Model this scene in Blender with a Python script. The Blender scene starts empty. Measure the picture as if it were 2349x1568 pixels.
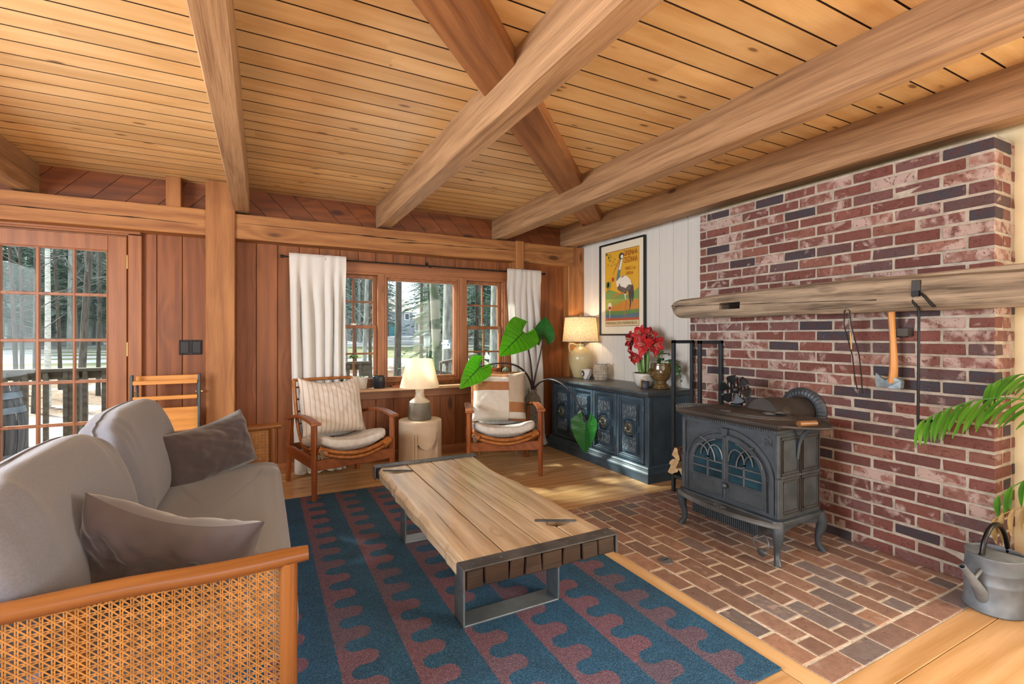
import bpy, math, random
from mathutils import Vector, Matrix, Euler, noise
R = math.radians
PI = math.pi
SC = bpy.context.scene
COL = SC.collection
random.seed(7)

# ---------------------------------------------------------------- camera
cam_d = bpy.data.cameras.new('camera')
cam = bpy.data.objects.new('camera', cam_d)
COL.objects.link(cam)
cam.location = (0, 0, 1.25)
cam.rotation_euler = (R(90), 0, R(-27.45))
cam_d.sensor_width = 36
cam_d.lens = 1105 / 2349 * 36
cam_d.shift_y = -15 / 2349
cam_d.clip_start = 0.05
cam_d.clip_end = 600
SC.camera = cam

# ---------------------------------------------------------------- exposure, sky
SC.view_settings.view_transform = 'Standard'
SC.view_settings.look = 'None'
SC.view_settings.gamma = 1
SC.view_settings.exposure = 0.45
SC.view_settings.use_curve_mapping = False
SC.cycles.use_denoising = True
SC.cycles.max_bounces = 5
SC.cycles.diffuse_bounces = 3
SC.cycles.glossy_bounces = 2
SC.cycles.adaptive_threshold = 0.1
SC.cycles.adaptive_min_samples = 16
SC.cycles.transparent_max_bounces = 24
SC.cycles.sample_clamp_indirect = 6

world = bpy.data.worlds.new('overcast winter sky')
SC.world = world
world.use_nodes = True
wn = world.node_tree.nodes['Background']
wn.inputs[0].default_value = (0.88, 0.91, 1.0, 1)
wn.inputs[1].default_value = 1.55

sun_d = bpy.data.lights.new('winter_sun', 'SUN')
sun_d.energy = 10.5
sun_d.angle = R(6)
sun_d.color = (1.0, 0.95, 0.88)
sun = bpy.data.objects.new('winter_sun', sun_d)
COL.objects.link(sun)
sun.rotation_euler = Vector((0.50, -0.62, -0.60)).to_track_quat('-Z', 'Y').to_euler()

def area(name, loc, target, sx, sy, power, col):
    d = bpy.data.lights.new(name, 'AREA')
    d.shape = 'RECTANGLE'
    d.size, d.size_y, d.energy, d.color = sx, sy, power, col
    o = bpy.data.objects.new(name, d)
    COL.objects.link(o)
    o.location = loc
    o.rotation_euler = (Vector(target) - Vector(loc)).to_track_quat('-Z', 'Y').to_euler()
    return o
# daylight entering at the openings of the walls beside and behind the camera
area('daylight_side_window', (-2.92, 1.3, 1.45), (2, 1.3, 1.25), 2.2, 1.5, 185, (0.90, 0.95, 1.0))
area('daylight_rear_window', (0.3, -2.5, 1.45), (0.3, 2, 1.5), 3.4, 1.5, 32, (1.0, 0.965, 0.92))
area('daylight_low_sun_window', (3.36, -0.9, 1.35), (0.5, -0.6, 1.6), 1.5, 1.4, 100, (1.0, 0.85, 0.64))

# ---------------------------------------------------------------- helpers: mesh
class MB:
    def __init__(s):
        s.v, s.f, s.m, s.s = [], [], [], []
    def add(s, vs, fs, mi=0, sm=False):
        o = len(s.v)
        s.v += [tuple(v) for v in vs]
        for f in fs:
            s.f.append(tuple(i + o for i in f)); s.m.append(mi); s.s.append(sm)
        return s
    def box(s, a, b, mi=0, jit=0):
        x0, y0, z0 = a; x1, y1, z1 = b
        vs = [(x0,y0,z0),(x1,y0,z0),(x1,y1,z0),(x0,y1,z0),(x0,y0,z1),(x1,y0,z1),(x1,y1,z1),(x0,y1,z1)]
        if jit: vs = [tuple(c + random.uniform(-jit, jit) for c in v) for v in vs]
        return s.add(vs, [(3,2,1,0),(4,5,6,7),(0,1,5,4),(1,2,6,5),(2,3,7,6),(3,0,4,7)], mi)
    def obox(s, c, size, rot=(0,0,0), mi=0):
        M = Euler(rot).to_matrix() if not isinstance(rot, Matrix) else rot
        h = [x / 2 for x in size]
        vs = [Vector(c) + M @ Vector((a*h[0], b*h[1], d*h[2])) for d in (-1,1) for a, b in ((-1,-1),(1,-1),(1,1),(-1,1))]
        return s.add(vs, [(3,2,1,0),(4,5,6,7),(0,1,5,4),(1,2,6,5),(2,3,7,6),(3,0,4,7)], mi)
    def bar(s, p, q, w, t, up=(0,0,1), mi=0):
        p, q = Vector(p), Vector(q)
        d = (q - p).normalized()
        sd = d.cross(Vector(up))
        if sd.length < 1e-4: sd = d.cross(Vector((1,0,0)))
        sd.normalize(); u = sd.cross(d)
        vs = [e + sd*a*w/2 + u*b*t/2 for e in (p, q) for a, b in ((-1,-1),(1,-1),(1,1),(-1,1))]
        return s.add(vs, [(0,1,2,3),(7,6,5,4),(0,4,5,1),(1,5,6,2),(2,6,7,3),(3,7,4,0)], mi)
    def tube(s, pts, r, n=8, closed=False, mi=0, caps=True, sm=True, flat=None):
        pts = [Vector(p) for p in pts]
        k = len(pts)
        rr = r if isinstance(r, (list, tuple)) else [r] * k
        vs = []
        d0 = (pts[1] - pts[0]).normalized()
        ref = Vector((0,0,1)) if abs(d0.z) < 0.9 else Vector((1,0,0))
        nrm = d0.cross(ref).normalized()
        for i in range(k):
            if closed: d = pts[(i+1) % k] - pts[i-1]
            else: d = pts[min(i+1, k-1)] - pts[max(i-1, 0)]
            d.normalize()
            nrm = nrm - d * nrm.dot(d)
            if nrm.length < 1e-6: nrm = d.orthogonal()
            nrm.normalize()
            b = d.cross(nrm)
            for j in range(n):
                a = 2*PI*j/n
                fx = flat if flat else 1
                vs.append(pts[i] + (nrm*math.cos(a) + b*math.sin(a)*fx) * rr[i])
        fs = []
        for i in range(k if closed else k-1):
            for j in range(n):
                i2 = (i+1) % k; j2 = (j+1) % n
                fs.append((i*n+j, i*n+j2, i2*n+j2, i2*n+j))
        s.add(vs, fs, mi, sm)
        if caps and not closed:
            s.add(vs[:n], [tuple(range(n))[::-1]], mi); s.add(vs[-n:], [tuple(range(n))], mi)
        return s
    def cyl(s, p, q, r0, r1=None, n=16, mi=0, caps=True):
        return s.tube([p, q], [r0, r0 if r1 is None else r1], n, mi=mi, caps=caps)
    def lathe(s, prof, n=24, c=(0,0,0), mi=0, M=None, ang=2*PI):
        full = abs(ang - 2*PI) < 1e-6
        m = n if full else n + 1
        vs = []
        for r, z in prof:
            for j in range(m):
                a = ang*j/n
                v = Vector((r*math.cos(a), r*math.sin(a), z))
                if M: v = M @ v
                vs.append(v + Vector(c))
        fs = []
        for i in range(len(prof)-1):
            for j in range(n):
                j2 = (j+1) % m
                fs.append((i*m+j, i*m+j2, (i+1)*m+j2, (i+1)*m+j))
        return s.add(vs, fs, mi, True)
    def sphere(s, c, r, n=12, k=8, mi=0):
        if not isinstance(r, (tuple, list)): r = (r, r, r)
        vs, fs = [], []
        for i in range(k+1):
            t = PI*i/k
            for j in range(n):
                a = 2*PI*j/n
                vs.append((c[0]+r[0]*math.sin(t)*math.cos(a), c[1]+r[1]*math.sin(t)*math.sin(a), c[2]+r[2]*math.cos(t)))
        for i in range(k):
            for j in range(n):
                fs.append((i*n+j, (i+1)*n+j, (i+1)*n+(j+1) % n, i*n+(j+1) % n))
        return s.add(vs, fs, mi, True)
    def grid(s, fn, nu, nv, mi=0, sm=True, cu=False):
        vs = [fn(i/nu, j/nv) for j in range(nv+1) for i in range(nu if cu else nu+1)]
        m = nu if cu else nu+1
        fs = [(j*m+i, j*m+(i+1) % m, (j+1)*m+(i+1) % m, (j+1)*m+i) for j in range(nv) for i in range(nu)]
        return s.add(vs, fs, mi, sm)
    def prism(s, poly, y0, y1, fn=None, mi=0, sm=False):
        """2-D outline (x, z), extruded along y; fn maps (x, y, z) to a point"""
        fn = fn or (lambda x, y, z: (x, y, z))
        n = len(poly)
        a = [fn(x, y0, z) for x, z in poly]; b = [fn(x, y1, z) for x, z in poly]
        s.add(a, [tuple(range(n))], mi); s.add(b, [tuple(range(n))[::-1]], mi)
        s.add(a + b, [(i, i+n, (i+1) % n + n, (i+1) % n) for i in range(n)], mi, sm)
        return s
    def mesh(s, name, mats):
        me = bpy.data.meshes.new(name)
        me.from_pydata(s.v, [], s.f)
        for m in (mats if isinstance(mats, (list, tuple)) else [mats]):
            me.materials.append(MAT(m))
        me.polygons.foreach_set('use_smooth', s.s)
        me.polygons.foreach_set('material_index', s.m)
        me.update()
        return me
    def build(s, name, mats, parent=None, bevel=0, seg=1, sub=0, loc=None, rot=None):
        return link(name, s.mesh(name, mats), parent, bevel, seg, sub, loc, rot)

def link(name, me, parent=None, bevel=0, seg=1, sub=0, loc=None, rot=None):
    o = bpy.data.objects.new(name, me)
    COL.objects.link(o)
    o.parent = parent
    if loc: o.location = loc
    if rot: o.rotation_euler = rot
    if bevel:
        b = o.modifiers.new('edge', 'BEVEL'); b.width = bevel; b.segments = seg
        b.limit_method = 'ANGLE'; b.angle_limit = R(40)
    if sub:
        m = o.modifiers.new('smooth', 'SUBSURF'); m.levels = m.render_levels = sub
    return o

def tag(o, label, cat, group=None, kind=None):
    o['label'] = label; o['category'] = cat
    if group: o['group'] = group
    if kind: o['kind'] = kind
    return o
def thing(name, label, cat, loc=(0,0,0), rz=0, group=None, kind=None):
    o = bpy.data.objects.new(name, None)
    o.empty_display_size = 0.1
    COL.objects.link(o)
    o.location = loc; o.rotation_euler = (0, 0, R(rz))
    return tag(o, label, cat, group, kind)
def copy_tree(o, parent=None):
    c = o.copy(); COL.objects.link(c); c.parent = parent
    for ch in list(o.children): copy_tree(ch, c)
    return c
def nz(x, y=0, z=0): return noise.noise(Vector((x, y, z)))
def lerp(a, b, t): return a + (b - a) * t
def smooth(t): t = max(0, min(1, t)); return t*t*(3-2*t)
def bez(p, n=12):
    p = [Vector(q) for q in p]; out = []
    for i in range(n+1):
        t = i/n; q = list(p)
        while len(q) > 1: q = [a.lerp(b, t) for a, b in zip(q, q[1:])]
        out.append(q[0])
    return out
def arc(cx, cz, r, a0, a1, n=12, rz=None):
    rz = r if rz is None else rz
    return [(cx + r*math.cos(R(a0+(a1-a0)*i/n)), cz + rz*math.sin(R(a0+(a1-a0)*i/n))) for i in range(n+1)]

# ---------------------------------------------------------------- helpers: materials
MATS = {}
def lin(h):
    if isinstance(h, str):
        h = h.lstrip('#'); h = [int(h[i:i+2], 16) / 255 for i in (0, 2, 4)]
        h = [x/12.92 if x <= 0.04045 else ((x+0.055)/1.055)**2.4 for x in h]
    return (h[0], h[1], h[2], 1)
class NT:
    def __init__(s, name):
        s.m = bpy.data.materials.new(name); s.m.use_nodes = True
        s.t = s.m.node_tree; s.t.nodes.clear()
        s.out = s.t.nodes.new('ShaderNodeOutputMaterial')
    def n(s, typ, ins=None, **pr):
        o = s.t.nodes.new('ShaderNode' + typ)
        for k, v in pr.items(): setattr(o, k, v)
        for k, v in (ins or {}).items(): s.set(o.inputs[k], v)
        return o
    def set(s, sock, v):
        if isinstance(v, bpy.types.NodeSocket): s.t.links.new(v, sock)
        else: sock.default_value = v
    def math(s, op, a, b=None, c=None, clamp=False):
        o = s.t.nodes.new('ShaderNodeMath'); o.operation = op; o.use_clamp = clamp
        for i, v in enumerate((a, b, c)):
            if v is not None: s.set(o.inputs[i], v)
        return o.outputs[0]
    def mix(s, f, a, b, blend='MIX'):
        o = s.t.nodes.new('ShaderNodeMix'); o.data_type = 'RGBA'; o.blend_type = blend
        s.set(o.inputs[0], f); s.set(o.inputs[6], a); s.set(o.inputs[7], b)
        return o.outputs[2]
    def ramp(s, f, stops, interp='LINEAR'):
        o = s.t.nodes.new('ShaderNodeValToRGB'); o.color_ramp.interpolation = interp
        e = o.color_ramp.elements
        while len(e) < len(stops): e.new(0.5)
        for i, (p, c) in enumerate(stops):
            e[i].position = p; e[i].color = lin(c) if not isinstance(c, (int, float)) else (c, c, c, 1)
        s.set(o.inputs[0], f)
        return o.outputs[0]
    def step(s, x, a, b):
        o = s.t.nodes.new('ShaderNodeMapRange'); o.interpolation_type = 'SMOOTHSTEP'
        s.set(o.inputs[0], x); o.inputs[1].default_value = a; o.inputs[2].default_value = b
        return o.outputs[0]
    def coords(s, rnd=True, scale=(1,1,1), kind='Object'):
        tc = s.n('TexCoord').outputs[kind]
        if rnd:
            r = s.n('ObjectInfo').outputs['Random']
            cb = s.n('CombineXYZ', {0: s.math('MULTIPLY', r, 37.), 1: s.math('MULTIPLY', r, 61.), 2: s.math('MULTIPLY', r, 23.)})
            tc = s.n('VectorMath', {0: tc, 1: cb.outputs[0]}, operation='ADD').outputs[0]
        if scale != (1,1,1): tc = s.n('Mapping', {'Vector': tc, 'Scale': scale}).outputs[0]
        return tc
    def noise(s, vec, scale=5, detail=4, rough=0.55, dist=0):
        return s.n('TexNoise', {'Vector': vec, 'Scale': scale, 'Detail': detail, 'Roughness': rough, 'Distortion': dist}).outputs[0]
    def fin(s, col, rough=0.5, metal=0, bump=None, bs=0.2, bd=0.01, **kw):
        p = s.n('BsdfPrincipled', {'Base Color': col, 'Roughness': rough, 'Metallic': metal})
        for k, v in kw.items(): s.set(p.inputs[k.replace('_', ' ')], v)
        if bump is not None:
            b = s.n('Bump', {'Height': bump, 'Strength': bs, 'Distance': bd})
            s.t.links.new(b.outputs[0], p.inputs['Normal'])
        s.t.links.new(p.outputs[0], s.out.inputs[0])
        return s.m
def MAT(name):
    return MATS[name] if isinstance(name, str) else name

def pm(name, c1, c2=None, scale=6, detail=2, rough=0.5, metal=0, bs=0, bscale=None, stretch=(1,1,1), rnd=0, rr=0.0, lo=0.35, hi=0.65, bd=0.01, **kw):
    t = NT(name)
    v = t.coords(True, stretch)
    nn = t.noise(v, scale, detail)
    col = t.ramp(nn, [(lo, c1), (hi, c2 or c1)])
    if rnd:
        r = t.n('ObjectInfo').outputs['Random']
        f = t.math('MULTIPLY_ADD', r, rnd, 1 - rnd/2)
        col = t.mix(1.0, col, t.n('CombineColor', {0: f, 1: f, 2: f}).outputs[0], 'MULTIPLY')
    ro = t.math('MULTIPLY_ADD', nn, rr, rough - rr/2) if rr else rough
    b = None
    if bs: b = t.noise(v, bscale or scale*4, 1)
    MATS[name] = t.fin(col, ro, metal, b, bs, bd, **kw)
    return MATS[name]

def wood(name, cl, cd, ck, ax='X', sc=1.0, knots=0.5, rough=0.5, rnd=0.25, bs=0.12, across=9, rings=0.35, ksize=0.16, kden=1.0, fine=0.24, **kw):
    t = NT(name)
    v0 = t.coords(True)
    i = 'XYZ'.index(ax)
    def mp(al, ac):
        q = [ac*sc]*3; q[i] = al*sc
        return t.n('Mapping', {'Vector': v0, 'Scale': q}).outputs[0]
    vor = t.n('TexVoronoi', {'Vector': mp(1.7*kden, 4.6*kden), 'Scale': 1.0, 'Randomness': 1.0})
    kd = vor.outputs['Distance']
    sel = t.math('GREATER_THAN', t.n('SeparateColor', {0: vor.outputs['Color']}).outputs[0], 1 - knots)
    halo = t.math('MULTIPLY', t.step(kd, ksize*3, 0.0), sel)
    km = t.math('MULTIPLY', t.step(kd, ksize, ksize*0.45), sel)
    n1 = t.noise(mp(0.8, across), 1.6, 4, 0.62, 0.35)
    sep = t.n('SeparateXYZ', {0: mp(0.35, 1)})
    ac1 = sep.outputs[(i+1) % 3]; ac2 = sep.outputs[(i+2) % 3]
    band = t.math('ADD', t.math('MULTIPLY', t.math('ADD', ac1, ac2), 70.0), t.math('MULTIPLY', t.noise(mp(0.55, 3.0), 1.0, 1), 14.0))
    band = t.math('ADD', band, t.math('MULTIPLY', halo, 9.0))
    ring = t.math('MULTIPLY_ADD', t.math('SINE', band), 0.5, 0.5)
    g = t.noise(mp(3, 120), 1.5, 0)
    f = t.math('ADD', t.math('MULTIPLY', n1, 1 - rings*0.5), t.math('MULTIPLY', ring, rings*0.5))
    f = t.math('ADD', f, t.math('MULTIPLY_ADD', g, fine, -fine/2))
    col = t.ramp(f, [(0.28, cd), (0.66, cl)])
    col = t.mix(t.math('MULTIPLY', halo, 0.35), col, lin(cd))
    col = t.mix(t.math('MULTIPLY', km, 0.85), col, lin(ck))
    if rnd:
        r = t.n('ObjectInfo').outputs['Random']
        fr = t.math('MULTIPLY_ADD', r, rnd, 1 - rnd/2)
        col = t.mix(1.0, col, t.n('CombineColor', {0: fr, 1: fr, 2: fr}).outputs[0], 'MULTIPLY')
    MATS[name] = t.fin(col, rough, 0, f, bs, 0.004, **kw)
    return MATS[name]

wood('ceiling_pine', '#e3bf8a', '#cb9d62', '#6d4826', 'X', knots=0.6, rough=0.42, rnd=0.2, rings=0.15, ksize=0.17, kden=2.2, bs=0.06, across=5, fine=0.12)
wood('beam_timber', '#b08a64', '#7e5b3c', '#4c2c18', 'Y', knots=0.3, rough=0.65, rnd=0.08, bs=0.7, kden=0.9, rings=0.12, across=16, ksize=0.1)
wood('beam_timber_x', '#a5713f', '#7e4c23', '#43230f', 'X', knots=0.4, rough=0.6, rnd=0.1, bs=0.3)
wood('post_timber', '#a56f3c', '#855127', '#43230f', 'Z', knots=0.4, rough=0.55, rnd=0.1, bs=0.2)
wood('wall_pine_dark', '#8a4f24', '#6b3915', '#3a1a0b', 'Z', knots=0.45, rough=0.5, rnd=0.22, bs=0.15)
wood('diag_pine_dark', '#84481f', '#5f3013', '#331608', 'X', knots=0.45, rough=0.5, rnd=0.25, bs=0.15)
wood('trim_pine', '#9a6138', '#7e4a28', '#5a2e15', 'X', knots=0.12, rough=0.42, rnd=0.06, bs=0.08)
wood('trim_pine_z', '#9a6138', '#7e4a28', '#5a2e15', 'Z', knots=0.12, rough=0.42, rnd=0.06, bs=0.08)
wood('sill_pine', '#cfa987', '#b58a66', '#7a4a2a', 'X', knots=0.2, rough=0.35, rnd=0, bs=0.06)
wood('floor_pine', '#d8b181', '#bf9460', '#5c3418', 'X', knots=0.4, rough=0.33, rnd=0.16, bs=0.08, rings=0.6)
wood('white_board', '#dad7d0', '#d5d1ca', '#b3a99c', 'Z', knots=0.2, rough=0.5, rnd=0.03, bs=0.08, ksize=0.07)
pm('cream_wall', '#e3d3ad', '#ddcba3', rough=0.7)
pm('plaster', '#d9cfbe', '#d3c8b5', rough=0.8)
pm('mortar', '#b5ac9f', '#9a9184', scale=14, rough=0.95, bs=0.6, bscale=90)
pm('mortar_pale', '#ddd6ca', '#c6beb1', scale=14, rough=0.95, bs=0.6, bscale=90)
pm('dark_gap', '#18130f', rough=0.9)
def brick_mat(name, rgh, dark='#5a2a22', pitk=0.7):
    t = NT(name)
    v = t.coords(True)
    oi = t.n('ObjectInfo')
    n1 = t.noise(v, 22, 4, 0.65); n2 = t.noise(v, 9, 2, 0.6, 0.6); n3 = t.noise(v, 120, 0)
    base = t.mix(t.step(n1, 0.35, 0.7), oi.outputs['Color'], t.mix(0.45, oi.outputs['Color'], lin(dark)))
    al = oi.outputs['Alpha']
    thr = t.math('ADD', t.math('MULTIPLY_ADD', n2, 0.75, t.math('MULTIPLY', n1, 0.35)), t.math('MULTIPLY', al, 0.30))
    wash = t.step(thr, 0.66, 0.80)
    col = t.mix(t.math('MULTIPLY', wash, 0.72), base, lin('#bba89f'))
    pit = t.step(t.noise(v, 34, 1, 0.5, 2.0), 0.36, 0.30)
    col = t.mix(t.math('MULTIPLY', pit, pitk), col, lin('#542a21'))
    h = t.math('ADD', t.math('MULTIPLY', n1, 0.8), t.math('ADD', t.math('MULTIPLY', n3, 0.25), t.math('MULTIPLY', pit, -0.8)))
    MATS[name] = t.fin(col, rgh, 0, h, 0.55, 0.006)
brick_mat('brick', 0.85)
brick_mat('paver', 0.42, '#6f574e', 0.25)
def glass_mat(name, tintc='#f4fbf8', refl=0.08):
    t = NT(name)
    tr = t.n('BsdfTransparent', {'Color': lin(tintc)})
    gl = t.n('BsdfGlossy', {'Roughness': 0.02, 'Color': (1,1,1,1)})
    fc = t.n('LayerWeight', {'Blend': 0.5}).outputs['Facing']
    fr = t.math('MULTIPLY_ADD', t.math('POWER', fc, 5.0), 0.6, 0.005)
    mx = t.n('MixShader', {0: fr, 1: tr.outputs[0], 2: gl.outputs[0]})
    t.t.links.new(mx.outputs[0], t.out.inputs[0])
    MATS[name] = t.m
glass_mat('window_glass')
# ================================================================ the room
YB, XW = 4.85, 3.45        # window wall, white board wall
ZC = 2.53                  # underside of the ceiling boards
XL, YR = -3.0, -2.6        # walls beside and behind the camera

# ---- floor: sub-floor and boards running along X, broken by the hearth
fl = thing('floor', 'honey pine plank floor of the living room', 'floor', kind='structure')
MB().box((XL-0.1, YR-0.1, -0.12), (XW+0.15, YB+0.1, -0.03)).build('subfloor', 'dark_gap', fl)
HX0, HX1, HY0, HY1 = 1.82, 3.18, 1.0, 2.885
ys = [YR]
rw = random.Random(3)
while ys[-1] < YB:
    ys.append(ys[-1] + rw.choice((0.19, 0.23, 0.26)))
ys[-1] = YB
# make board joints fall on the hearth ends
def snap(val):
    k = min(range(len(ys)), key=lambda i: abs(ys[i]-val)); ys[k] = val
snap(HY0); snap(HY1)
for a, b in zip(ys, ys[1:]):
    if b - a < 0.02: continue
    g = 0.0014
    if a >= HY0-1e-6 and b <= HY1+1e-6: spans = [(XL, HX0-0.094)]
    else: spans = [(XL, XW)]
    for x0, x1 in spans:
        cut = rw.uniform(-0.6, 1.2)
        for p, q in ((x0, cut), (cut, x1)):
            if q - p > 0.1:
                MB().box((p+g, a+g, -0.03), (q-g, b-g, 0.0)).build('floorboard', 'floor_pine', fl, bevel=0.002)
wood('floor_pine_y', '#e0bf90', '#cca470', '#5c3418', 'Y', knots=0.3, rough=0.33, rnd=0.05, bs=0.08, rings=0.5)
MB().box((HX0-0.092, HY0, -0.03), (HX0-0.004, HY1, 0.001)).build('border_board', 'floor_pine_y', fl, bevel=0.002)

# ---- hearth of bricks laid flat in the floor
he = thing('hearth', 'brick hearth pad laid flush in the floor under the stove', 'hearth', kind='structure')
MB().box((HX0, HY0, -0.05), (HX1+0.02, HY1, -0.0012)).build('mortar_bed', 'mortar_pale', he)
PAVE = ['#a08375', '#967b6e', '#8a746c', '#a98572', '#888081', '#7e797b', '#9a7c6f', '#a08173']
def paver(x0, y0, x1, y1, rr):
    m = MB().box((x0, y0, -0.04), (x1, y1, 0.002 + rr.uniform(-.0015, .0015)), jit=0.0016)
    o = m.build('brick', 'paver', he, bevel=0.003)
    c = lin(rr.choice(PAVE)); k = rr.uniform(0.85, 1.12)
    o.color = (c[0]*k, c[1]*k, c[2]*k, rr.uniform(0.0, 0.25))
rb = random.Random(11)
bw, gp = 0.197, 0.013
row_w = 0.0945
x = HX0 + 0.003
# near and far border courses, stretchers running along Y with butt ends
ry0, ry1 = HY0 + 0.112, HY1 - 0.108
xs = [HX0 + 0.003 + i*(0.205) for i in range(7)]
for i, xx in enumerate(xs):
    x1 = min(xx + 0.195, HX1)
    if x1 - xx > 0.03:
        paver(xx, HY0+0.003, x1, HY0+0.100, rb)
        paver(xx, HY1-0.098, x1, HY1-0.002, rb)
k = 0
while x < HX1 - 0.02:
    x1 = min(x + row_w, HX1)
    y = ry0 - ((k % 2)*0.5)*(bw+gp) - (0.02 if k % 3 == 0 else 0)
    while y < ry1:
        a, b = max(y, ry0), min(y + bw, ry1)
        if b - a > 0.02: paver(x, a, x1, b, rb)
        y += bw + gp
    x += row_w + gp; k += 1

# ---- chimney breast: mortar core and a face of single bricks
XB, BY0, BY1, BY2, BZ = 3.18, 1.0, 2.89, 2.788, 2.245
ch = thing('wall_chimney', 'weathered red brick chimney wall behind the stove', 'wall', kind='structure')
core = MB()
core.box((XB+0.003, BY0+0.003, 0), (XW+0.05, BY1-0.003, 1.45)).box((XB+0.003, BY0+0.003, 1.45), (XW+0.05, BY2-0.002, BZ-0.01))
core.build('mortar_core', 'mortar', ch)
RED = ['#754740', '#7f4e45', '#6b433d', '#875a4d', '#69433f', '#7a4b41', '#73504d']
rc = random.Random(5)
def brick_color(o, rr):
    t = rr.random()
    if t < 0.13: c, w = '#3a3b44', 0.0
    elif t < 0.20: c, w = '#5d4a4b', 0.15
    elif t < 0.46: c, w = rr.choice(('#8b5d51', '#92675b', '#80564e')), rr.uniform(0.4, 0.85)
    else: c, w = rr.choice(RED), rr.uniform(0.0, 0.35)
    c = lin(c); k = rr.uniform(0.78, 0.98)
    o.color = (c[0]*k, c[1]*k, c[2]*k, w)
ROW = 0.0677
z = 0.0; k = 0
while z < BZ - 0.02:
    z1 = min(z + ROW - 0.0125, BZ)
    ye = BY1 if z < 1.45 else BY2
    y = BY0
    off = 0.100 if k % 2 else 0.205
    first = True
    if not (1.42 < z < 1.49):
        while y < ye - 0.012:
            L = (0.100 if k % 2 else 0.2045) if first else 0.2045
            y1 = min(y + L, ye)
            if y1 - y > 0.02:
                pr = rc.uniform(-0.002, 0.003)
                m = MB().box((XB - pr, y, z), (XB + (0.19 if first and k % 2 == 0 else 0.09), y1, z1), jit=0.0018)
                o = m.build('brick', 'brick', ch, bevel=0.0035)
                brick_color(o, rc)
            y = y1 + 0.0115; first = False
        # bricks closing the exposed end of the wall
        for a, b in (((XB+0.100, XB+0.19),) if k % 2 else ((XB+0.20, XB+0.24),)):
            m = MB().box((a, BY0+rc.uniform(0, .002), z), (b, BY0+0.09, z1), jit=0.0015)
            o = m.build('brick', 'brick', ch, bevel=0.0035); brick_color(o, rc)
    z += ROW; k += 1

# ---- white board wall and the cream wall past the chimney
wr = thing('wall_right', 'white painted vertical board wall beside the chimney', 'wall', kind='structure')
MB().box((XW+0.004, BY1-0.2, 0), (XW+0.08, YB+0.1, ZC+0.05)).build('backing', 'dark_gap', wr)
wy = [4.86, 4.573, 4.39, 4.203, 4.016, 3.847, 3.681, 3.507, 3.328, 3.15, 2.96, 2.74]
for a, b in zip(wy, wy[1:]):
    MB().box((XW-0.012, b+0.0018, 0.0), (XW+0.006, a-0.0018, ZC)).build('wall_board', 'white_board', wr, bevel=0.004)
MB().box((XW-0.026, BY1+0.01, 0), (XW-0.012, YB-0.05, 0.11)).build('skirting', 'white_board', wr, bevel=0.004)
wc = MB()
wc.box((XW-0.03, YR, 0), (XW+0.08, -1.7, ZC)).box((XW-0.03, -0.1, 0), (XW+0.08, BY0+0.04, ZC))
wc.box((XW-0.03, -1.7, 0), (XW+0.08, -0.1, 0.6)).box((XW-0.03, -1.7, 2.1), (XW+0.08, -0.1, ZC))
tag(wc.box((XW-0.03, BY0+0.04, 1.9), (XW+0.08, BY1-0.1, ZC)).build('wall_cream', 'cream_wall'), 'cream painted wall past the chimney end', 'wall', kind='structure')
# ---- walls beside and behind the camera, with their window openings
def opened_wall(name, label, fixed, ax, a0, a1, o0, o1, z0, z1, th):
    m = MB()
    def bx(p, q, za, zb):
        if ax == 'x': m.box((p, min(fixed, fixed+th), za), (q, max(fixed, fixed+th), zb))
        else: m.box((min(fixed, fixed+th), p, za), (max(fixed, fixed+th), q, zb))
    bx(a0, o0, 0, ZC); bx(o1, a1, 0, ZC); bx(o0, o1, 0, z0); bx(o0, o1, z1, ZC)
    tag(m.build(name, 'plaster'), label, 'wall', kind='structure')
opened_wall('wall_left', 'plain plaster wall behind the sofa', XL, 'y', YR, YB+0.1, 0.1, 2.5, 0.65, 2.25, -0.1)
opened_wall('wall_rear', 'plain plaster wall behind the camera', YR, 'x', XL-0.1, XW+0.1, -1.5, 2.1, 0.65, 2.25, -0.1)

pm('groove', '#3f240e', '#331c0a', rough=0.9)
# ---- ceiling boards
ce = thing('ceiling', 'honey coloured knotty pine board ceiling', 'ceiling', kind='structure')
MB().box((XL-0.1, YR-0.1, ZC+0.010), (XW+0.1, YB+0.12, ZC+0.09)).build('ceiling_deck', 'groove', ce)
y = YB + 0.05
while y > YR:
    w = 0.136
    n_split = rw.uniform(-1.0, 2.6)
    for p, q in ((XL, n_split), (n_split, XW)):
        m = MB()
        a0, a1 = y-w+0.0065, y-0.0025
        m.add([(p, a0, ZC), (q, a0, ZC), (q, a1, ZC), (p, a1, ZC)], [(3, 2, 1, 0)])
        for yy in (a0, a1):
            m.add([(p, yy, ZC), (q, yy, ZC), (q, yy, ZC+0.011), (p, yy, ZC+0.011)], [(0, 1, 2, 3)], 1)
        m.build('ceiling_board', ['ceiling_pine', 'groove'], ce)
    y -= w

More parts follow.
